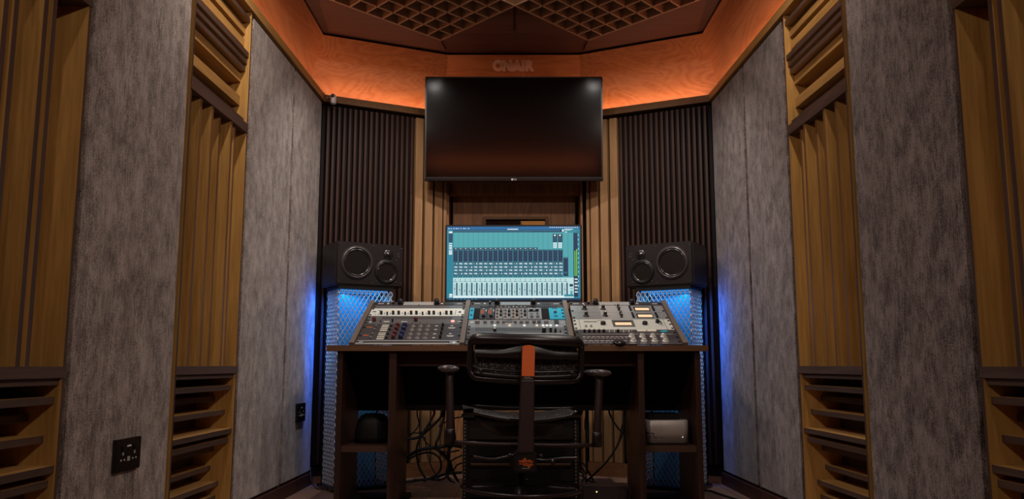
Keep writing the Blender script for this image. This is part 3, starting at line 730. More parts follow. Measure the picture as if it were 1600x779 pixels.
for c in (.131, .172, .212, .253):
    U.plate(c+.001, c+.039, .330, .495, STEELM if c != .212 else GREYK, 'module')
    for v in (.350, .400, .445): U.knob(c+.011, v, .0075, .016, GREYK)
    for v in (.375, .430): U.knob(c+.029, v, .0065, .016, BLACK)
    U.knob(c+.011, .485, .0055, .014, GREYK, CHROME); U.knob(c+.029, .482, .0055, .014, GREYK, CHROME)
    U.marks([(c+.004, c+.018, .334, .338), (c+.020, c+.036, .352, .356), (c+.002, c+.0045, .34, .47), (c+.018, c+.020, .34, .47)], MARK, 'print', .0075)
U.plate(.295, .366, .330, .495, STEELM, 'module')
for u in (.315, .345):
    U.knob(u, .355, .008, .016, GREYK); U.knob(u, .395, .005, .014, GREYK, CHROME); U.knob(u, .455, .009, .014, BLACK, STEEL)
U.marks([(.300, .352, .435, .46)], INK, 'display', .0072)
U.plate(.366, .405, .335, .47, BLACKW, 'empty_slot', .0005)
U.plate(.405, .482, .330, .495, CYANP, 'module'); U.knob(.436, .420, .0075, .016, STEELD, CHROME); U.marks([(.422, .450, .483, .489), (.430, .446, .365, .378)], BLUEK, 'print', .0075)
for v in (.36, .41, .46): U.knob(.474, v, .006, .008, BLUEK)
U = Unit(1, .218, .328, STEELM, 'grey channel strip with seven lit buttons above the chair back')
for u, R, mt in ((.046, .0115, GREYK), (.084, .009, GREYK), (.118, .0075, GREYK), (.147, .0075, GREYK), (.176, .0085, GREYK), (.232, .0085, GREYK), (.262, .009, GREYK), (.291, .009, GREYK), (.325, .0085, STEELD), (.350, .0085, STEELD), (.385, .011, GREYK)):
    U.knob(u, .280, R, .016, mt)
U.plate(.188, .218, .285, .315, STEELD, 'meter'); U.marks([(.18, .228, .268, .272)], MARK); U.plate(.425, .447, .262, .315, INK, 'switch_bank')
for u, mt in ((.132, WHITELED), (.205, WARMLED), (.277, WHITELED), (.338, WARMLED), (.368, WHITELED), (.387, WHITELED), (.405, WHITELED), (.435, WHITELED)):
    U.plate(u-.006, u+.006, .240, .251, mt, 'lit_button', .003)
U.marks([(.012, .026, .28, .296), (.455, .475, .284, .29)], MARK); U.screws([.228])
U = Unit(1, .110, .218, STEELD, 'grey vented unit half hidden by the chair back in the centre bay'); U.slots(.04, .40, .172, .208, 34, PURP)
U.knob(.134, .170, .008, .014, BLACK, WHITEK); U.knob(.369, .155, .010, .024, BLACK, WHITEK); U.knob(.402, .160, .007, .022, BLACK, WHITEK); U.knob(.424, .152, .006, .020, BLACK); U.knob(.447, .152, .003, .012, BLACK)
U.marks([(.04, .46, .132, .136)], MARK); U.screws([.19, .14])
U = Unit(1, 0, .110, DARKP, 'charcoal unit at the foot of the centre bay behind the chair back'); U.screws([.06])
# ---- right bay
for i, (v0, v1, lb) in enumerate(((.436, .541, 'upper silver compressor with two chrome-capped knobs and a lit meter'), (.335, .436, 'lower silver compressor with two chrome-capped knobs and a lit meter'))):
    U = Unit(2, v0, v1, STEELM, lb, grp='pair of silver compressors')
    vc = (v0+v1)/2
    U.plate(.15, .31, v0+.001, v1-.001, STEEL, 'polished_zone', .0006)
    for u in (.072, .168): U.knob(u, vc-.006, .0095, .024, BLACK, CHROME, .0155)
    for v in (vc+.018, vc-.022): U.knob(.248-.0*i, v, .007, .020, BLACK, CHROME)
    for u in (.308, .427): U.plate(u-.004, u+.004, vc-.034, vc+.034, BLACKM, 'toggle', .008)
    U.plate(.328, .408, vc-.032, vc+.026, BLACKM, 'meter_window', .003); U.plate(.333, .404, vc-.028, vc+.006, VU, 'meter_lamp', .0045)
    U.marks([(.045+.0*k, .048, vc-.03+k*.015, vc-.027+k*.015) for k in range(4)] + [(.12, .123, vc-.03, vc-.027), (.45, .455, vc, vc+.004), (.46, .463, vc+.02, vc+.024), (.10, .103, vc+.02, vc+.023)], MARK)
    U.screws([v0+.02])
U = Unit(2, .188, .335, CREAM, 'cream rack unit with a framed amber meter window and two black knobs')
for u in (.145, .350): U.knob(u, .262, .0135, .015, BLACKG)
U.knob(.415, .285, .010, .016, BLACKG); m_ = MB(U.M); m_.tube([(.415, .285, .012), (.425, .262, .018), (.430, .240, .014)], [.005, .004, .002]); obj('lever', m_, BLACKG, U.r)
m_ = MB(U.M); oo = [(.192, .318), (.298, .318), (.298, .228), (.192, .228)]; ii = [(.203, .305), (.287, .305), (.287, .246), (.203, .246)]
for k in range(4):
    a, b, c, d = oo[k], oo[(k+1) % 4], ii[(k+1) % 4], ii[k]
    m_.face([m_.v((*a, .0065)), m_.v((*b, .0065)), m_.v((*c, .0042)), m_.v((*d, .0042))]); m_.face([m_.v((*a, .003)), m_.v((*b, .003)), m_.v((*b, .0065)), m_.v((*a, .0065))])
obj('meter_bezel', m_, STEELD, U.r); U.plate(.203, .287, .246, .305, BLACKM, 'meter_window', .0008); U.plate(.205, .285, .250, .286, VU, 'meter_lamp', .0016)
U.marks([(.055+i*.0075, .060+i*.0075, .292, .303) for i in range(8)] + [(.030, .0312, .190, .333), (.448, .4492, .190, .333)], INK)
m_ = MB(U.M); m_.tube([(.112, .290, .004), (.124, .312, .004), (.145, .316, .004)], .0008, 4); obj('print', m_, INK, U.r)
for u in (.058, .083): U.knob(u, .228, .004, .010, GREYK, None, .007, 'toggle')
U.screws([.31, .26, .205])
U = Unit(2, .118, .188, DARKP, 'dark rack strip with small black knobs and two cream-lit displays under the cream unit')
for u in (.045, .068, .091, .114, .137, .205): U.knob(u, .155, .006, .014, BLACK)
for k, u in enumerate((.152, .164, .175, .187, .219, .232, .245, .257, .27)): U.plate(u-.003, u+.003, .15, .162, MARK if k % 2 else GREYK, 'button', .006)
for u in (.320, .368): U.plate(u-.022, u+.022, .158, .180, WARMLED if 0 else LABELW, 'display', .004)
U.plate(.410, .440, .150, .166, CYANP, 'lit_display', .004); U.marks([(.03, .46, .124, .1255)], MARK); U.screws([.15])
U = Unit(2, .058, .118, PURP, 'dark channel strip with four white knobs, upper one at the foot of the right bay', grp='pair of dark channel strips')
for u in (.262, .312, .362, .412): U.knob(u, .096, .0115, .016, WHITEK, CHROME, .016)
U.marks([(.03+i*.022, .046+i*.022, .090, .094) for i in range(10)] + [(.03+i*.018, .042+i*.018, .072, .0745) for i in range(12)], MARK)
U.screws([.088])
U = Unit(2, 0, .058, DARKP, 'dark channel strip with four white knobs along the lower edge of the right bay', grp='pair of dark channel strips')
for u in (.262, .312, .362, .412): U.knob(u, .040, .0115, .016, WHITEK, CHROME, .016)
U.marks([(.03+i*.026, .05+i*.026, .040, .044) for i in range(8)] + [(.03+i*.020, .040+i*.020, .020, .0225) for i in range(10)] + [(.24+i*.05, .27+i*.05, .010, .013) for i in range(4)], MARK); U.screws([.03])
# things resting on the console lip
m_ = MB(); c = Vector((.495, 3.868, .741)); m_.lathe(c, (0, -.25, 1), [(.030, 0), (.033, .006), (.030, .013), (.014, .016), (0, .0165)], 28)
obj('control_puck', m_, BLACKG, label='round black glossy puck resting on the lower edge of the right console bay', cat='control puck')

# ------------------------------------------------------------------ computer monitor
MX, MW, MH = .008, .722, .400
MM = basis((MX, 4.475, .990), Vector((1, -.012, 0)).normalized(), (.012, 1, .03), (0, -.03, 1))
r = thing('computer_monitor', 'wide computer monitor showing a teal mixing screen behind the centre console bay', 'monitor', (MX, 4.50, .735))
mb = MB(MM); mb.box(-MW/2-.010, MW/2+.010, 0, .028, -.012, MH+.010, bev=.003); obj('housing', mb, BLACK, r)
mb = MB(MM); mb.box(-.03, .03, .028, .04, -.2, .2); mb.box(-.12, .12, .0, .14, -.25, -.238); obj('stand', mb, BLACKM, r)
scr = [emit('screen_%s' % n, c, 1., (.01, .01, .01)) for n, c in (
    ('teal', (.075, .37, .41)), ('deep_teal', (.02, .21, .30)), ('blue_bar', (.01, .13, .33)), ('navy', (.012, .035, .085)),
    ('pale', (.50, .72, .73)), ('slate', (.03, .13, .19)), ('white', (.80, .90, .92)), ('green', (.18, .55, .06)), ('line', (.03, .17, .22)), ('grey', (.12, .18, .22)))]
mb = MB(MM); X0, X1, YT, YB = 88., 1172., 80., 688.
layer = [0]
def R(x0, y0, x1, y1, mi, lv=1):
    X = lambda x: (x-X0)/(X1-X0)*MW-MW/2; Z = lambda y: (YB-y)/(YB-YT)*MH
    d = -.0008-.0002*lv
    mb.face([mb.v((X(x0), d, Z(y1))), mb.v((X(x1), d, Z(y1))), mb.v((X(x1), d, Z(y0))), mb.v((X(x0), d, Z(y0)))], mi)
R(88, 80, 1172, 688, 1, 0); R(88, 80, 1172, 106, 2); R(88, 672, 1172, 688, 3)
for i in range(9): R(98+i*20, 94, 98+i*20+random.choice((7, 12, 15)), 99, 6, 2)
for i in range(14): R(925+i*17, 84, 925+i*17+9, 90, 6, 2)
R(138, 106, 1118, 128, 3); R(140, 112, 1010, 118, 1, 2); R(580, 99, 668, 106, 6, 2)
for i in range(45): R(150+i*14, 120, 158+i*14, 124, 5, 2)
R(138, 128, 1116, 505, 0)
R(1022, 96, 1166, 130, 1, 3); R(1026, 106, 1040, 122, 6, 4); R(1046, 100, 1116, 105, 6, 4); R(1046, 109, 1095, 112, 6, 4); R(1046, 116, 1140, 119, 0, 4); R(1046, 124, 1068, 129, 6, 4)
cw = 40.6
for i in range(24): R(140+i*cw-1, 130, 140+i*cw+1, 500, 8, 2)
for i in range(17): R(140+i*cw, 254, 140+i*cw+36, 270, 3, 3); R(152+i*cw, 260, 166+i*cw, 264, 6, 4)
R(140, 372, 1030, 486, 5, 2)
for i in range(22):
    x = 140+i*cw
    R(x+1, 271, x+37, 371, 3, 3); R(x+10, 276, x+30, 279, 0, 4)
    for j in range(4): R(x+16, 296+j*22, x+26, 298+j*22, 8, 4)
    for j, y in enumerate((382, 410, 436, 464)):
        R(x+5, y+3, x+10, y+8, 4, 4)
        if (i*7+j*3) % 4: R(x+13, y-1, x+21, y+10, 6, 4)
        R(x+25, y, x+33, y+11, 6 if (i+j) % 3 else 4, 4)
        R(x+1, y+15, x+37, y+17, 8, 4)
    R(x+3, 487, x+34, 498, 3, 3); R(x+10, 491, x+26, 494, 0, 4)
R(140, 503, 1118, 668, 4)
for i in range(23):
    x = 140+i*cw
    R(x+24, 545, x+36, 648, 3, 3)
    for j in range(7): R(x+26, 552+j*14, x+29, 560+j*14, 0, 4)
    R(x+11, 556, x+14, 645, 5, 3); R(x+8, 590+(i*37 % 30), x+18, 600+(i*37 % 30), 9, 4)
    R(x+10, 520, x+24, 524, 9, 3); R(x+6, 532, x+32, 537, 0 if i % 2 else 9, 3); R(x+16, 512, x+22, 518, 9, 3)
    R(x-1, 504, x+.5, 655, 0, 2)
R(140, 655, 1040, 667, 6, 3)
R(1035, 335, 1073, 492, 3, 3); R(1042, 455, 1066, 470, 5, 4); R(1042, 340, 1068, 343, 0, 4)
R(1084, 555, 1112, 576, 3, 4); R(1090, 590, 1108, 596, 9, 4); R(1090, 610, 1108, 640, 0, 4); R(1040, 640, 1116, 656, 1, 4)
for x in (950, 992):
    R(x, 142, x+36, 210, 3, 4); R(x+10, 148, x+24, 160, 6, 5); R(x+8, 175, x+28, 178, 0, 5); R(x+8, 192, x+28, 195, 0, 5)
    for j in range(3): R(x+4, 214+j*16, x+15, 226+j*16, 6, 4); R(x+19, 214+j*16, x+31, 226+j*16, 6, 4)
R(1118, 135, 1152, 660, 3, 3); R(1125, 282, 1133, 490, 7, 4); R(1139, 268, 1147, 490, 7, 4)
for j in range(5): R(1126, 510+j*26, 1134, 522+j*26, 6, 4); R(1138, 510+j*26, 1148, 522+j*26, 6, 4)
for j in range(12): R(1154, 145+j*38, 1159, 158+j*38, 4, 2)
R(103, 120, 131, 134, 6, 2); R(103, 138, 132, 208, 3, 2)
for j in range(4): R(109, 148+j*15, 125, 152+j*15, 1, 3)
for j, y in enumerate((216, 234, 252, 270, 285, 300)): R(104, y, 131, y+11, 6 if j % 3 else 4, 2)
R(110, 635, 135, 650, 6, 2); R(108, 655, 134, 663, 6, 2)
for i in range(8): R(110+i*30, 677, 122+i*30, 681, 0, 2)
scrn = obj('screen', mb, scr, r, recalc=False)

# ------------------------------------------------------------------ under the desk
# rack cabinet behind the chair
r = thing('equipment_rack', 'low black equipment rack standing under the middle of the desk', 'rack', (.045, 4.2, 0))
for x in (-.232, .292):
    for y in (4.02, 4.32 - .08):
        mb = MB(); mb.box(x, x+.025, y, y+.012, .015, .40)
        obj('rail', mb, BLACKM, r)
    mb = MB()
    for k in range(22): mb.box(x+.006, x+.012, 4.0185, 4.0205, .03+k*.0165, .038+k*.0165)
    obj('rail_holes', mb, TAUPE, r)
mb = MB(); mb.box(-.24, .325, 4.0, 4.25, 0, .015); mb.box(-.24, .325, 4.0, 4.25, .40, .412); obj('rack_plate', mb, BLACKM, r)
for z0, z1 in ((.03, .10), (.105, .16), (.185, .215), (.22, .285), (.30, .395)):
    mb = MB(); mb.box(-.205, .29, 4.025, 4.22, z0, z1); obj('blank_unit', mb, BLACKM, r)
# shelf contents
mb = MB(); rg = []
for k in range(9):
    t = k/8; z = .281+.135*math.sin(t*PI/2); w = math.cos(t*PI/2)**.45 if t < 1 else .12
    rg.append([(-.668+.085*w*math.copysign(abs(math.cos(a))**.7, math.cos(a)), 4.08+.085*w*math.copysign(abs(math.sin(a))**.7, math.sin(a)), z) for a in [2*PI*i/28 for i in range(28)]])
mb.loft(rg); obj('carrying_case', mb, BLACKM, label='rounded black case on the left desk shelf', cat='case')
r = thing('desktop_computer', 'compact silver aluminium desktop computer on the right desk shelf', 'computer', (.722, 4.02, .281))
mb = MB(); cx, cy, hw, rr = .722, 4.03, .0985, .026
def rrect(cx, cy, hw, hd, rr, z, n=6):
    out = []
    for (sx, sy, a0) in ((1, 1, 0), (-1, 1, PI/2), (-1, -1, PI), (1, -1, 1.5*PI)):
        for k in range(n+1):
            a = a0+PI/2*k/n; out.append((cx+sx*(hw-rr)+rr*math.cos(a), cy+sy*(hd-rr)+rr*math.sin(a), z))
    return out
mb.loft([rrect(cx, cy, hw-.012, hw-.012, rr, .281), rrect(cx, cy, hw-.012, hw-.012, rr, .287), rrect(cx, cy, hw, hw, rr, .289), rrect(cx, cy, hw, hw, rr, .388), rrect(cx, cy, hw-.003, hw-.003, rr, .391)], smooth=True); obj('case', mb, ALU, r)
mb = MB(); mb.box(.722-.042, .722-.015, cy-hw-.0006, cy-hw+.001, .3125, .3145); mb.box(.722-.058, .722-.054, cy-hw-.0006, cy-hw+.001, .309, .318); mb.box(.722-.068, .722-.064, cy-hw-.0006, cy-hw+.001, .309, .318); obj('port', mb, BLACK, r)
mb = MB(); mb.lathe((.722+.068, cy-hw+.0005, .315), (0, -1, 0), [(.0022, 0), (.0022, .0015)], 12); obj('power_lamp', mb, WHITELED, r)
mb = MB(); mb.box(.64, .79, 3.98, 4.12, .3915, .418, bev=.003); obj('media_drive', mb, BLACKM, label='flat black box lying on the silver computer', cat='drive')
mb = MB(); mb.box(.33, .56, 4.10, 4.24, 0, .07, bev=.01); q_ = obj('power_strip_box', mb, PURP, label='low dark box with a yellow lamp on the floor under the desk', cat='power unit')
mb = MB(); mb.lathe((.405, 4.1005, .045), (0, -1, 0), [(.003, 0), (.003, .002)], 10); obj('power_lamp', mb, YELLED, q_)

# cables
def cable(pts, rr, label='black cable hanging from the desk into the tangle on the floor', grp='black cables under the desk'):
    mb = MB(); mb.tube(curve_pts(pts, 48), rr, 7); return obj('cable', mb, CABLE, label=label, cat='cable', group=grp)
def tangle(pts, rr, y):
    # (x, z) points of one cable hanging in the plane Y = y, in millimetres
    cable([(a/1000, y+.012*math.sin(k*1.7), b/1000) for k, (a, b) in enumerate(pts)], rr)
tangle([(-400, 420), (-399, 392), (-450, 303), (-480, 233), (-471, 141), (-438, 80)], 0.006, 4.3100)
tangle([(-345, 419), (-349, 380), (-368, 294), (-383, 232), (-315, 155), (-330, 101), (-306, 63)], 0.007, 4.3235)
tangle([(-561, 153), (-538, 177), (-475, 215), (-388, 231), (-308, 239), (-253, 231)], 0.009, 4.3370)
tangle([(-557, 272), (-485, 276), (-430, 316), (-367, 378), (-355, 418)], 0.007, 4.3505)
tangle([(-557, 150), (-486, 189), (-414, 201), (-366, 166), (-373, 104), (-452, 57)], 0.005, 4.3640)
tangle([(-473, 306), (-444, 251), (-399, 219), (-335, 203), (-271, 211)], 0.004, 4.3775)
tangle([(-256, 186), (-312, 155), (-335, 108), (-327, 69), (-294, 46)], 0.004, 4.3910)
tangle([(-560, 48), (-416, 67), (-336, 91), (-256, 99)], 0.007, 4.4045)
tangle([(-495, 414), (-495, 382), (-486, 334), (-534, 279), (-574, 263)], 0.0035, 4.4180)
tangle([(-260, 377), (-300, 369), (-349, 349), (-381, 329)], 0.0035, 4.4315)
tangle([(-310, 413), (-305, 316), (-300, 252), (-332, 189), (-315, 117), (-282, 46)], 0.006, 4.4450)
tangle([(-390, 211), (-333, 163), (-316, 108), (-356, 60), (-421, 52)], 0.005, 4.4585)
tangle([(-260, 138), (-292, 122), (-308, 82), (-275, 39)], 0.004, 4.4720)
tangle([(-567, 273), (-526, 289), (-476, 293), (-427, 338)], 0.003, 4.4855)
tangle([(-461, 272), (-451, 191), (-426, 119), (-376, 39)], 0.003, 4.4990)
tangle([(582, 420), (573, 392), (555, 288), (490, 179), (410, 95), (371, 61)], 0.0055, 4.3100)
tangle([(496, 419), (503, 392), (542, 325), (605, 275)], 0.005, 4.3235)
tangle([(361, 418), (353, 395), (313, 348), (289, 324)], 0.006, 4.3370)
tangle([(387, 418), (378, 339), (385, 284), (368, 237), (312, 214)], 0.007, 4.3505)
tangle([(289, 189), (317, 174), (361, 150), (392, 104), (415, 61)], 0.0045, 4.3640)
tangle([(289, 133), (353, 125), (377, 87), (376, 52)], 0.004, 4.3775)
tangle([(290, 93), (346, 108), (370, 77), (354, 47)], 0.0045, 4.3910)
tangle([(307, 67), (347, 83), (395, 56), (435, 48)], 0.004, 4.4045)
tangle([(616, 386), (579, 342), (566, 302), (553, 255)], 0.003, 4.4180)
cable([(.66, 4.0, .30), (.655, 3.925, .33), (.63, 3.915, .335), (.612, 3.95, .34)], .0022, 'thin black lead plugged into the front of the silver computer', None)
cable([(1.02, 4.40, .006), (1.06, 4.2, .006), (1.12, 3.98, .006), (1.13, 3.7, .006)], .005, 'black cable running over the bare floor right of the desk', None)
cable([(.905, 4.1, .02), (.93, 4.25, .03), (.97, 4.38, .012), (1.02, 4.40, .006)], .005, 'short black cable leaning against the right end of the desk', None)
cable([(-1.085, 4.60, .10), (-1.07, 4.56, .04), (-1.03, 4.5, .006), (-.98, 4.45, .006)], .003, 'thin black cable in the far left corner by the skirting', None)

# ------------------------------------------------------------------ office chair seen from behind
CX, CY = .040, 3.30
CM = Matrix.Translation((CX, CY, 0)) @ Matrix.Rotation(math.radians(5), 4, 'Z') @ Matrix.Rotation(math.radians(1.6), 4, 'Y')
r = thing('office_chair', 'black mesh office chair with an orange tag, seen from behind at the desk', 'chair', (CX, CY+.15, 0))
def arc_rect(W, z0, z1, rad, bow, n=8, yb=0.):
    """rounded rectangle outline bowed about the sitter; returns points"""
    out = []
    for (sx, sz, a0) in ((1, 1, 0), (-1, 1, PI/2), (-1, -1, PI), (1, -1, 1.5*PI)):
        for k in range(n+1):
            a = a0+PI/2*k/n; x = sx*(W-rad)+rad*math.cos(a); z = (z1-rad if sz > 0 else z0+rad)+rad*math.sin(a)
            out.append((x, yb+bow*(x/W)**2, z))
    # fill straight runs
    res = []
    for p, q_ in zip(out, out[1:]+out[:1]):
        L = math.hypot(p[0]-q_[0], p[2]-q_[2]); m = max(1, int(L/.02))
        for k in range(m):
            x = p[0]+(q_[0]-p[0])*k/m; z = p[2]+(q_[2]-p[2])*k/m; res.append((x, yb+bow*(x/W)**2, z))
    return res
# back frame: thick top, slimmer sides and bottom
pts = arc_rect(.222, .592, .752, .035, .035)
mb = MB(CM); rs = [.0125+.012*max(0, (p[2]-.72)/.03) for p in pts]
pts2 = [(p[0], p[1], p[2]-.010*max(0, (p[2]-.72)/.03)-.010*(1-(p[0]/.222)**2)*(1 if p[2] < .63 else 0)) for p in pts]
mb.tube(pts2+[pts2[0], pts2[1]], rs+[rs[0], rs[1]], 10); obj('back_frame', mb, CHAIRF, r)
# mesh
mb = MB(CM)
N = 16
g = [[mb.v((x*.205, .006+.035*x*x, z)) for x in [(-1+2*i/N) for i in range(N+1)]] for z in (.600, .64, .68, .72, .735)]
for a, b in zip(g, g[1:]):
    for i in range(N): mb.face([a[i], a[i+1], b[i+1], b[i]], 0, True)
obj('back_mesh', mb, CHAIRM, r, recalc=False)
# winged carrier behind the mesh
mb = MB(CM)
def wing_top(x): 
    a = abs(x)/.205; return .700 if a > .62 else (.700+.022*(.5+.5*math.cos(PI*(a/.62))) if a > 0 else .722)
xs = [-.205+.41*i/40 for i in range(41)]
front = [mb.v((x, -.022+.035*(x/.21)**2, wing_top(x))) for x in xs]; low = [mb.v((x, -.022+.035*(x/.21)**2, .672 - .004*(1-(x/.205)**2))) for x in xs]
frontb = [mb.v((x, -.010+.035*(x/.21)**2, wing_top(x))) for x in xs]; lowb = [mb.v((x, -.010+.035*(x/.21)**2, .672 - .004*(1-(x/.205)**2))) for x in xs]
for i in range(40):
    mb.face([front[i], front[i+1], low[i+1], low[i]], 0, True); mb.face([frontb[i], lowb[i], lowb[i+1], frontb[i+1]], 0, True)
    mb.face([front[i], frontb[i], frontb[i+1], front[i+1]], 0, True); mb.face([low[i], low[i+1], lowb[i+1], lowb[i]], 0, True)
obj('back_carrier', mb, CHAIRD, r)
mb = MB(CM); mb.tube([(x, -.014+.035*(x/.21)**2, .628-.010*(1-(x/.205)**2)) for x in [-.205+.41*i/24 for i in range(25)]], .0045, 8); obj('lower_bar', mb, CHAIRF, r)
mb = MB(CM); mb.tube([(x, -.012+.035*(x/.21)**2, .609-.010*(1-(x/.205)**2)) for x in [-.205+.41*i/24 for i in range(25)]], .008, 8); obj('lower_bar', mb, CHAIRD, r)
for x in (-.18, .18):
    mb = MB(CM); mb.lathe((x, -.002, .618), (0, -1, 0), [(.008, 0), (.008, .012), (.004, .014)], 14); obj('bolt', mb, CHAIRD, r)
# spine
mb = MB(CM)
def sp(z): return -.036 + .10*max(0, (.60-z))**1.2*0 
prof = [(.712, .026, .030), (.60, .027, .034), (.50, .028, .044), (.42, .029, .05), (.34, .031, .05), (.31, .031, .05)]
rings = []
for z, hw, dp in prof:
    y0 = -.045
    rings.append([(hw*math.cos(a), y0+.011*math.sin(a) if math.sin(a) < 0 else y0+.012*math.sin(a), z) for a in [2*PI*k/16 for k in range(16)]])
rings = [[(hw, -.050, z), (hw*.85, -.056, z), (-hw*.85, -.056, z), (-hw, -.050, z), (-hw, -.030, z), (hw, -.030, z)] for z, hw, dp in prof]
mb.loft(rings, smooth=False); sp_ = obj('spine', mb, SPINE, r)
mb = MB(CM); tag = [(-.0245, .603), (.0245, .603), (.0245, .712)] + [(.0245*math.cos(a), .712+.010*math.sin(a)) for a in [PI*k/10 for k in range(1, 10)]] + [(-.0245, .712)]
a_ = [mb.v((x, -.0575, z)) for x, z in tag]; b_ = [mb.v((x, -.055, z)) for x, z in tag]
mb.face(a_); mb.face(b_[::-1])
for k in range(len(tag)): mb.face([a_[k], a_[(k+1) % len(tag)], b_[(k+1) % len(tag)], b_[k]])
obj('orange_tag', mb, ORANGE, r, label='bright orange tag on the chair spine')
mb = MB(CM)
for z, n_, w_ in ((.5975, 5, .0042), (.592, 6, .0048)):
    for k in range(n_): mb.box(-.014+k*w_*1.15, -.014+k*w_*1.15+w_*.8, -.0572, -.0555, z, z+.0028)
mb.box(-.023, .023, -.0572, -.0555, .584, .5855); obj('tag_print', mb, GREYK, r)
# seat: mesh pan with rear rim
mb = MB(CM); N = 20; rows = []
for j, (y, w, dz) in enumerate(((.06, .20, 0), (.10, .225, -.002), (.25, .235, -.012), (.45, .235, -.004), (.52, .21, -.02))):
    rows.append([mb.v((x*w, y, .470+dz-.028*(1-x*x))) for x in [(-1+2*i/N) for i in range(N+1)]])
low = [[mb.bm.verts.new(v.co-Vector((0, 0, .018))) for v in rw] for rw in rows]
for a, b in zip(rows, rows[1:]):
    for i in range(N): mb.face([a[i], a[i+1], b[i+1], b[i]], 0, True)
for a, b in zip(low, low[1:]):
    for i in range(N): mb.face([a[i], b[i], b[i+1], a[i+1]], 0, True)
for A, B in ((rows[0], low[0]), (rows[-1], low[-1])):
    for i in range(N): mb.face([A[i], A[i+1], B[i+1], B[i]], 0, True)
obj('seat', mb, CHAIRM, r)
mb = MB(CM); mb.tube([(x*.205, .052, .458-.030*(1-x*x)) for x in [(-1+2*i/20) for i in range(21)]], [.004+.006*(1-abs(-1+2*i/20)**3) for i in range(21)], 10); obj('seat_rim', mb, CHAIRF, r)
mb = MB(CM); mb.loft([rrect(0, .28, .19, .22, .06, .43), rrect(0, .28, .17, .20, .06, .40), rrect(0, .26, .10, .13, .04, .36)]); obj('seat_pan', mb, CHAIRD, r)
# lumbar thin rail above the seat
mb = MB(CM); mb.tube([(x*.20, .02+.02*x*x, .478+.006*x*x) for x in [(-1+2*i/20) for i in range(21)]], .0025, 6); obj('lumbar_rail', mb, CHAIRF, r)
# mechanism
mb = MB(CM); mb.box(-.042, .042, -.060, .16, .238, .318, bev=.008); me_ = obj('tilt_housing', mb, CHAIRD, r)
mb = MB(CM); mb.box(-.036, .036, -.063, -.058, .3135, .3175); obj('housing_edge', mb, CHAIRF, r)
text_mesh('maker_word', 'STEALTH', .0125, CM @ basis((0, -.0612, .278), (1, 0, 0), (0, 0, 1), (0, -1, 0)), ORANGE, r)
mb = MB(CM)
for k, h in enumerate((.004, .007, .005, .011, .016, .024, .017, .012, .018, .024, .014, .009, .005)):
    x = -.027+k*.0045; up = h if k < 7 else h*.55; dn = h*.55 if k < 7 else h
    mb.box(x-.0012, x+.0012, -.0606, -.0596, .278+.0045, .278+.0045+up*.6); mb.box(x-.0012, x+.0012, -.0606, -.0596, .278-.0045-dn*.7, .278-.0045)
obj('maker_logo', mb, ORANGE, r)
mb = MB(CM); 
for k in range(5): mb.box(-.014+k*.006, -.010+k*.006, -.0606, -.0596, .2555, .2585)
obj('small_print', mb, GREYK, r)
for s in (-1, 1):
    mb = MB(CM)
    if s < 0: mb.tube(curve_pts([(-.042, -.02, .302), (-.09, -.02, .290), (-.13, -.02, .284), (-.20, -.01, .292)], 20), .0055, 8)
    else: mb.tube(curve_pts([(.042, -.02, .286), (.08, -.02, .284), (.13, -.02, .292), (.21, -.02, .296)], 20), .0050, 8)
    obj('lever', mb, CHAIRF, r)
    mb = MB(CM); mb.lathe((s*.06, -.03, .300), (0, -1, 0), [(.009, 0), (.009, .014), (.006, .018)], 16); obj('adjust_knob', mb, CHAIRF, r)
mb = MB(CM); mb.lathe((.05, -.03, .280), (1, 0, 0), [(.005, 0), (.005, .05), (.011, .05), (.011, .062)], 14); obj('tension_crank', mb, CHAIRF, r)
# arms
for s in (-1, 1):
    X_ = s*.305
    mb = MB(CM)
    rings = []
    for y, w, h in ((.015, .004, .004), (.018, .030, .010), (.03, .040, .014), (.08, .044, .015), (.22, .042, .014), (.265, .034, .010), (.27, .01, .004)):
        rings.append([(X_+w*math.cos(a), y, .622+h*math.sin(a)) for a in [2*PI*k/20 for k in range(20)]])
    mb.loft(rings); a_ = obj('arm_pad', mb, ARMP, r)
    mb = MB(CM); mb.tube(curve_pts([(X_*.98, .06, .612), (X_*.98, .05, .56), (X_*.96, .04, .45), (X_*.955, .04, .345)], 20), [.017]*5+[.015]*30 if 0 else .0155, 12); obj('arm_post', mb, SPINE, r)
    mb = MB(CM); mb.lathe((X_*.955, .04, .333), (0, 0, 1), [(.020, 0), (.020, .055), (.017, .058)], 16); obj('post_sleeve', mb, CHAIRD, r)
mb = MB(CM); mb.tube([(-.30, .04, .340), (-.12, .045, .335), (.12, .045, .335), (.30, .04, .340)], .008, 8); obj('arm_crossbar', mb, SPINE, r)
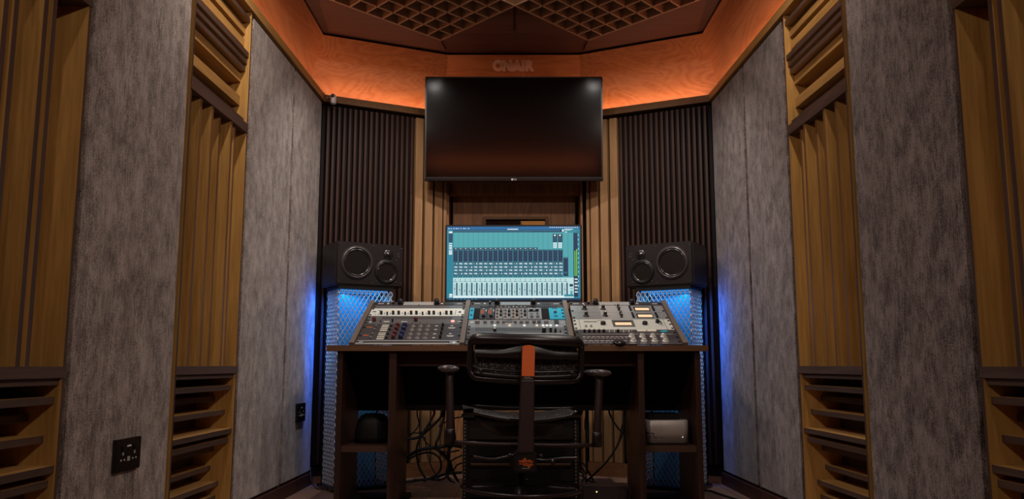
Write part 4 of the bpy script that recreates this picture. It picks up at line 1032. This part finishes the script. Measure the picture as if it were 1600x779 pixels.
# column, base, foot ring
mb = MB(CM); mb.lathe((0, .12, .07), (0, 0, 1), [(.028, 0), (.028, .10), (.018, .10), (.018, .18)], 20); obj('gas_column', mb, CHAIRD, r)
mb = MB(CM); mb.tube([(.235*math.cos(2*PI*k/48), .10+.235*math.sin(2*PI*k/48),   .165) for k in range(50)], .007, 8); obj('foot_ring', mb, CHAIRF, r)
mb = MB(CM)
for k in range(3):
    a = PI/2+2*PI*k/3; mb.tube([(.02*math.cos(a), .12+.02*math.sin(a), .17), (.23*math.cos(a), .10+.23*math.sin(a), .178)], .005, 6)
obj('ring_spokes', mb, CHAIRD, r)
for k in range(5):
    a = PI/2+2*PI*k/5+.3; c_, s_ = math.cos(a), math.sin(a)
    mb = MB(CM); mb.tube([(.02*c_, .12+.02*s_, .105), (.15*c_, .12+.15*s_, .092), (.29*c_, .12+.29*s_, .075)], [.022, .017, .012], 10); lg = obj('base_leg', mb, CHAIRD, r)
    mb = MB(CM); mb.lathe((.29*c_-.012*s_, .12+.29*s_+.012*c_, .030), (-s_, c_, 0), [(.0285, 0), (.0295, .004), (.0285, .010), (.01, .011)], 18); mb.lathe((.29*c_+.002*s_, .12+.29*s_-.002*c_, .030), (s_, -c_, 0), [(.0285, 0), (.0295, .004), (.0285, .010), (.01, .011)], 18); obj('caster', mb, BLACK, lg)

# ------------------------------------------------------------------ lights
def area(name, p, d, sx, sy, e, col, spread=PI):
    L = bpy.data.lights.new(name, 'AREA'); L.shape = 'RECTANGLE'; L.size = sx; L.size_y = sy; L.energy = e; L.color = col; L.spread = spread
    o = bpy.data.objects.new(name, L); COL.objects.link(o); o.location = p
    o.rotation_euler = Vector(d).to_track_quat('-Z', 'Y').to_euler(); return o
def spot(name, p, e, col=(1, .93, .88), ang=120, blend=.6, rad=.03, d=(0, 0, -1)):
    L = bpy.data.lights.new(name, 'SPOT'); L.energy = e; L.color = col; L.spot_size = math.radians(ang); L.spot_blend = blend; L.shadow_soft_size = rad
    o = bpy.data.objects.new(name, L); COL.objects.link(o); o.location = p; o.rotation_euler = Vector(d).to_track_quat('-Z', 'Y').to_euler(); return o
# orange cove strips lying on the ledges
CO = (1., .48, .28); CE = 1.25
cv = []
def cove(a, b, e):
    a, b = Vector(a), Vector(b); L = (b-a).length; m = (a+b)/2
    Lg = bpy.data.lights.new('cove_light', 'AREA'); Lg.shape = 'RECTANGLE'; Lg.size = L; Lg.size_y = .02; Lg.energy = e*L; Lg.color = CO
    o = bpy.data.objects.new('cove_light', Lg); COL.objects.link(o); o.location = m
    x = (b-a).normalized(); M = basis(m, x, x.cross(Vector((0, 0, 1)))*-1, Vector((0, 0, 1)))
    # light shines along -Z, so flip
    z = Vector((0, 0, -1)); y = z.cross(x); o.matrix_world = basis(m, x, y, z)
zc = 2.222
cove((-1.215, .2, zc), (-1.20, 4.72, zc), CE*.8); cove((1.255, .2, zc), (1.235, 4.72, zc), CE*.8)
cove((-1.14, 4.80, zc), (-.46, 5.125, zc), CE); cove((1.16, 4.80, zc), (.49, 5.125, zc), CE)
cove((-.42, 5.045, zc), (.45, 5.045, zc), CE*.16); cove((-1.15, Y0+.2, zc), (1.15, Y0+.2, zc), CE*2.)
# recessed downlights, with added fill spots among them
WW = (1, .87, .76)
for x in (-.55, .58):
    spot('fill_spot', (x, 3.93, 2.47), 30, (1, .9, .8), ang=42, d=(-.22 if x > 0 else .22, 1.07, -2.05), blend=.8)  # added narrow spots, brightening the slats low on the back wall
for p, e in (((-.86, 1.1, 2.58), 9), ((.89, 1.1, 2.58), 9)):
    spot('downlight', p, e, WW, ang=140)
spot('fill_spot', (1.08, .8, 2.56), 66, WW, ang=84, d=(-1.9, 1.8, -1.0), blend=.8)  # additional crossing pair, put in to light the columns on the opposite wall
spot('fill_spot', (-1.04, .8, 2.56), 48, WW, ang=84, d=(1.9, 1.8, -1.0), blend=.8)
for p, e, d in (((-.86, 2.9, 2.58), 25, (.15, .30, -1)), ((.89, 2.9, 2.58), 15, (-.15, .30, -1)), ((-.86, 2.85, 2.58), 10, (.55, 1.0, -1)), ((.89, 2.85, 2.58), 10, (-.55, 1.0, -1)),
                ((-.55, 3.93, 2.47), 29, (.12, .35, -1)), ((.58, 3.93, 2.47), 29, (-.12, .35, -1))):
    spot('downlight', p, e, (1, .94, .88) if p[1] > 3.5 else WW, ang=125, d=d, blend=.6)
spot('baffle_fill', (.15, 5.4, 1.1), 9, (1, .75, .5), 70, d=(0, .6, 1))  # unseen lamp added below the baffle to light it

w = bpy.data.worlds.new('World'); S.world = w; w.use_nodes = True
w.node_tree.nodes['Background'].inputs[0].default_value = (.01, .008, .01, 1)

# ------------------------------------------------------------------ camera
cam = bpy.data.cameras.new('Camera'); cam.sensor_width = 36; cam.lens = 36*1300/1600; cam.clip_start = .05
co = bpy.data.objects.new('Camera', cam); COL.objects.link(co); co.location = (0, 0, ZC); co.rotation_euler = (math.radians(97.9), 0, 0)
S.camera = co
S.view_settings.view_transform = 'Standard'; S.view_settings.look = 'None'; S.view_settings.gamma = 1; S.view_settings.use_curve_mapping = False
S.view_settings.exposure = 0
S.cycles.use_denoising = True
S.cycles.max_bounces = 6
S.cycles.sample_clamp_indirect = 4
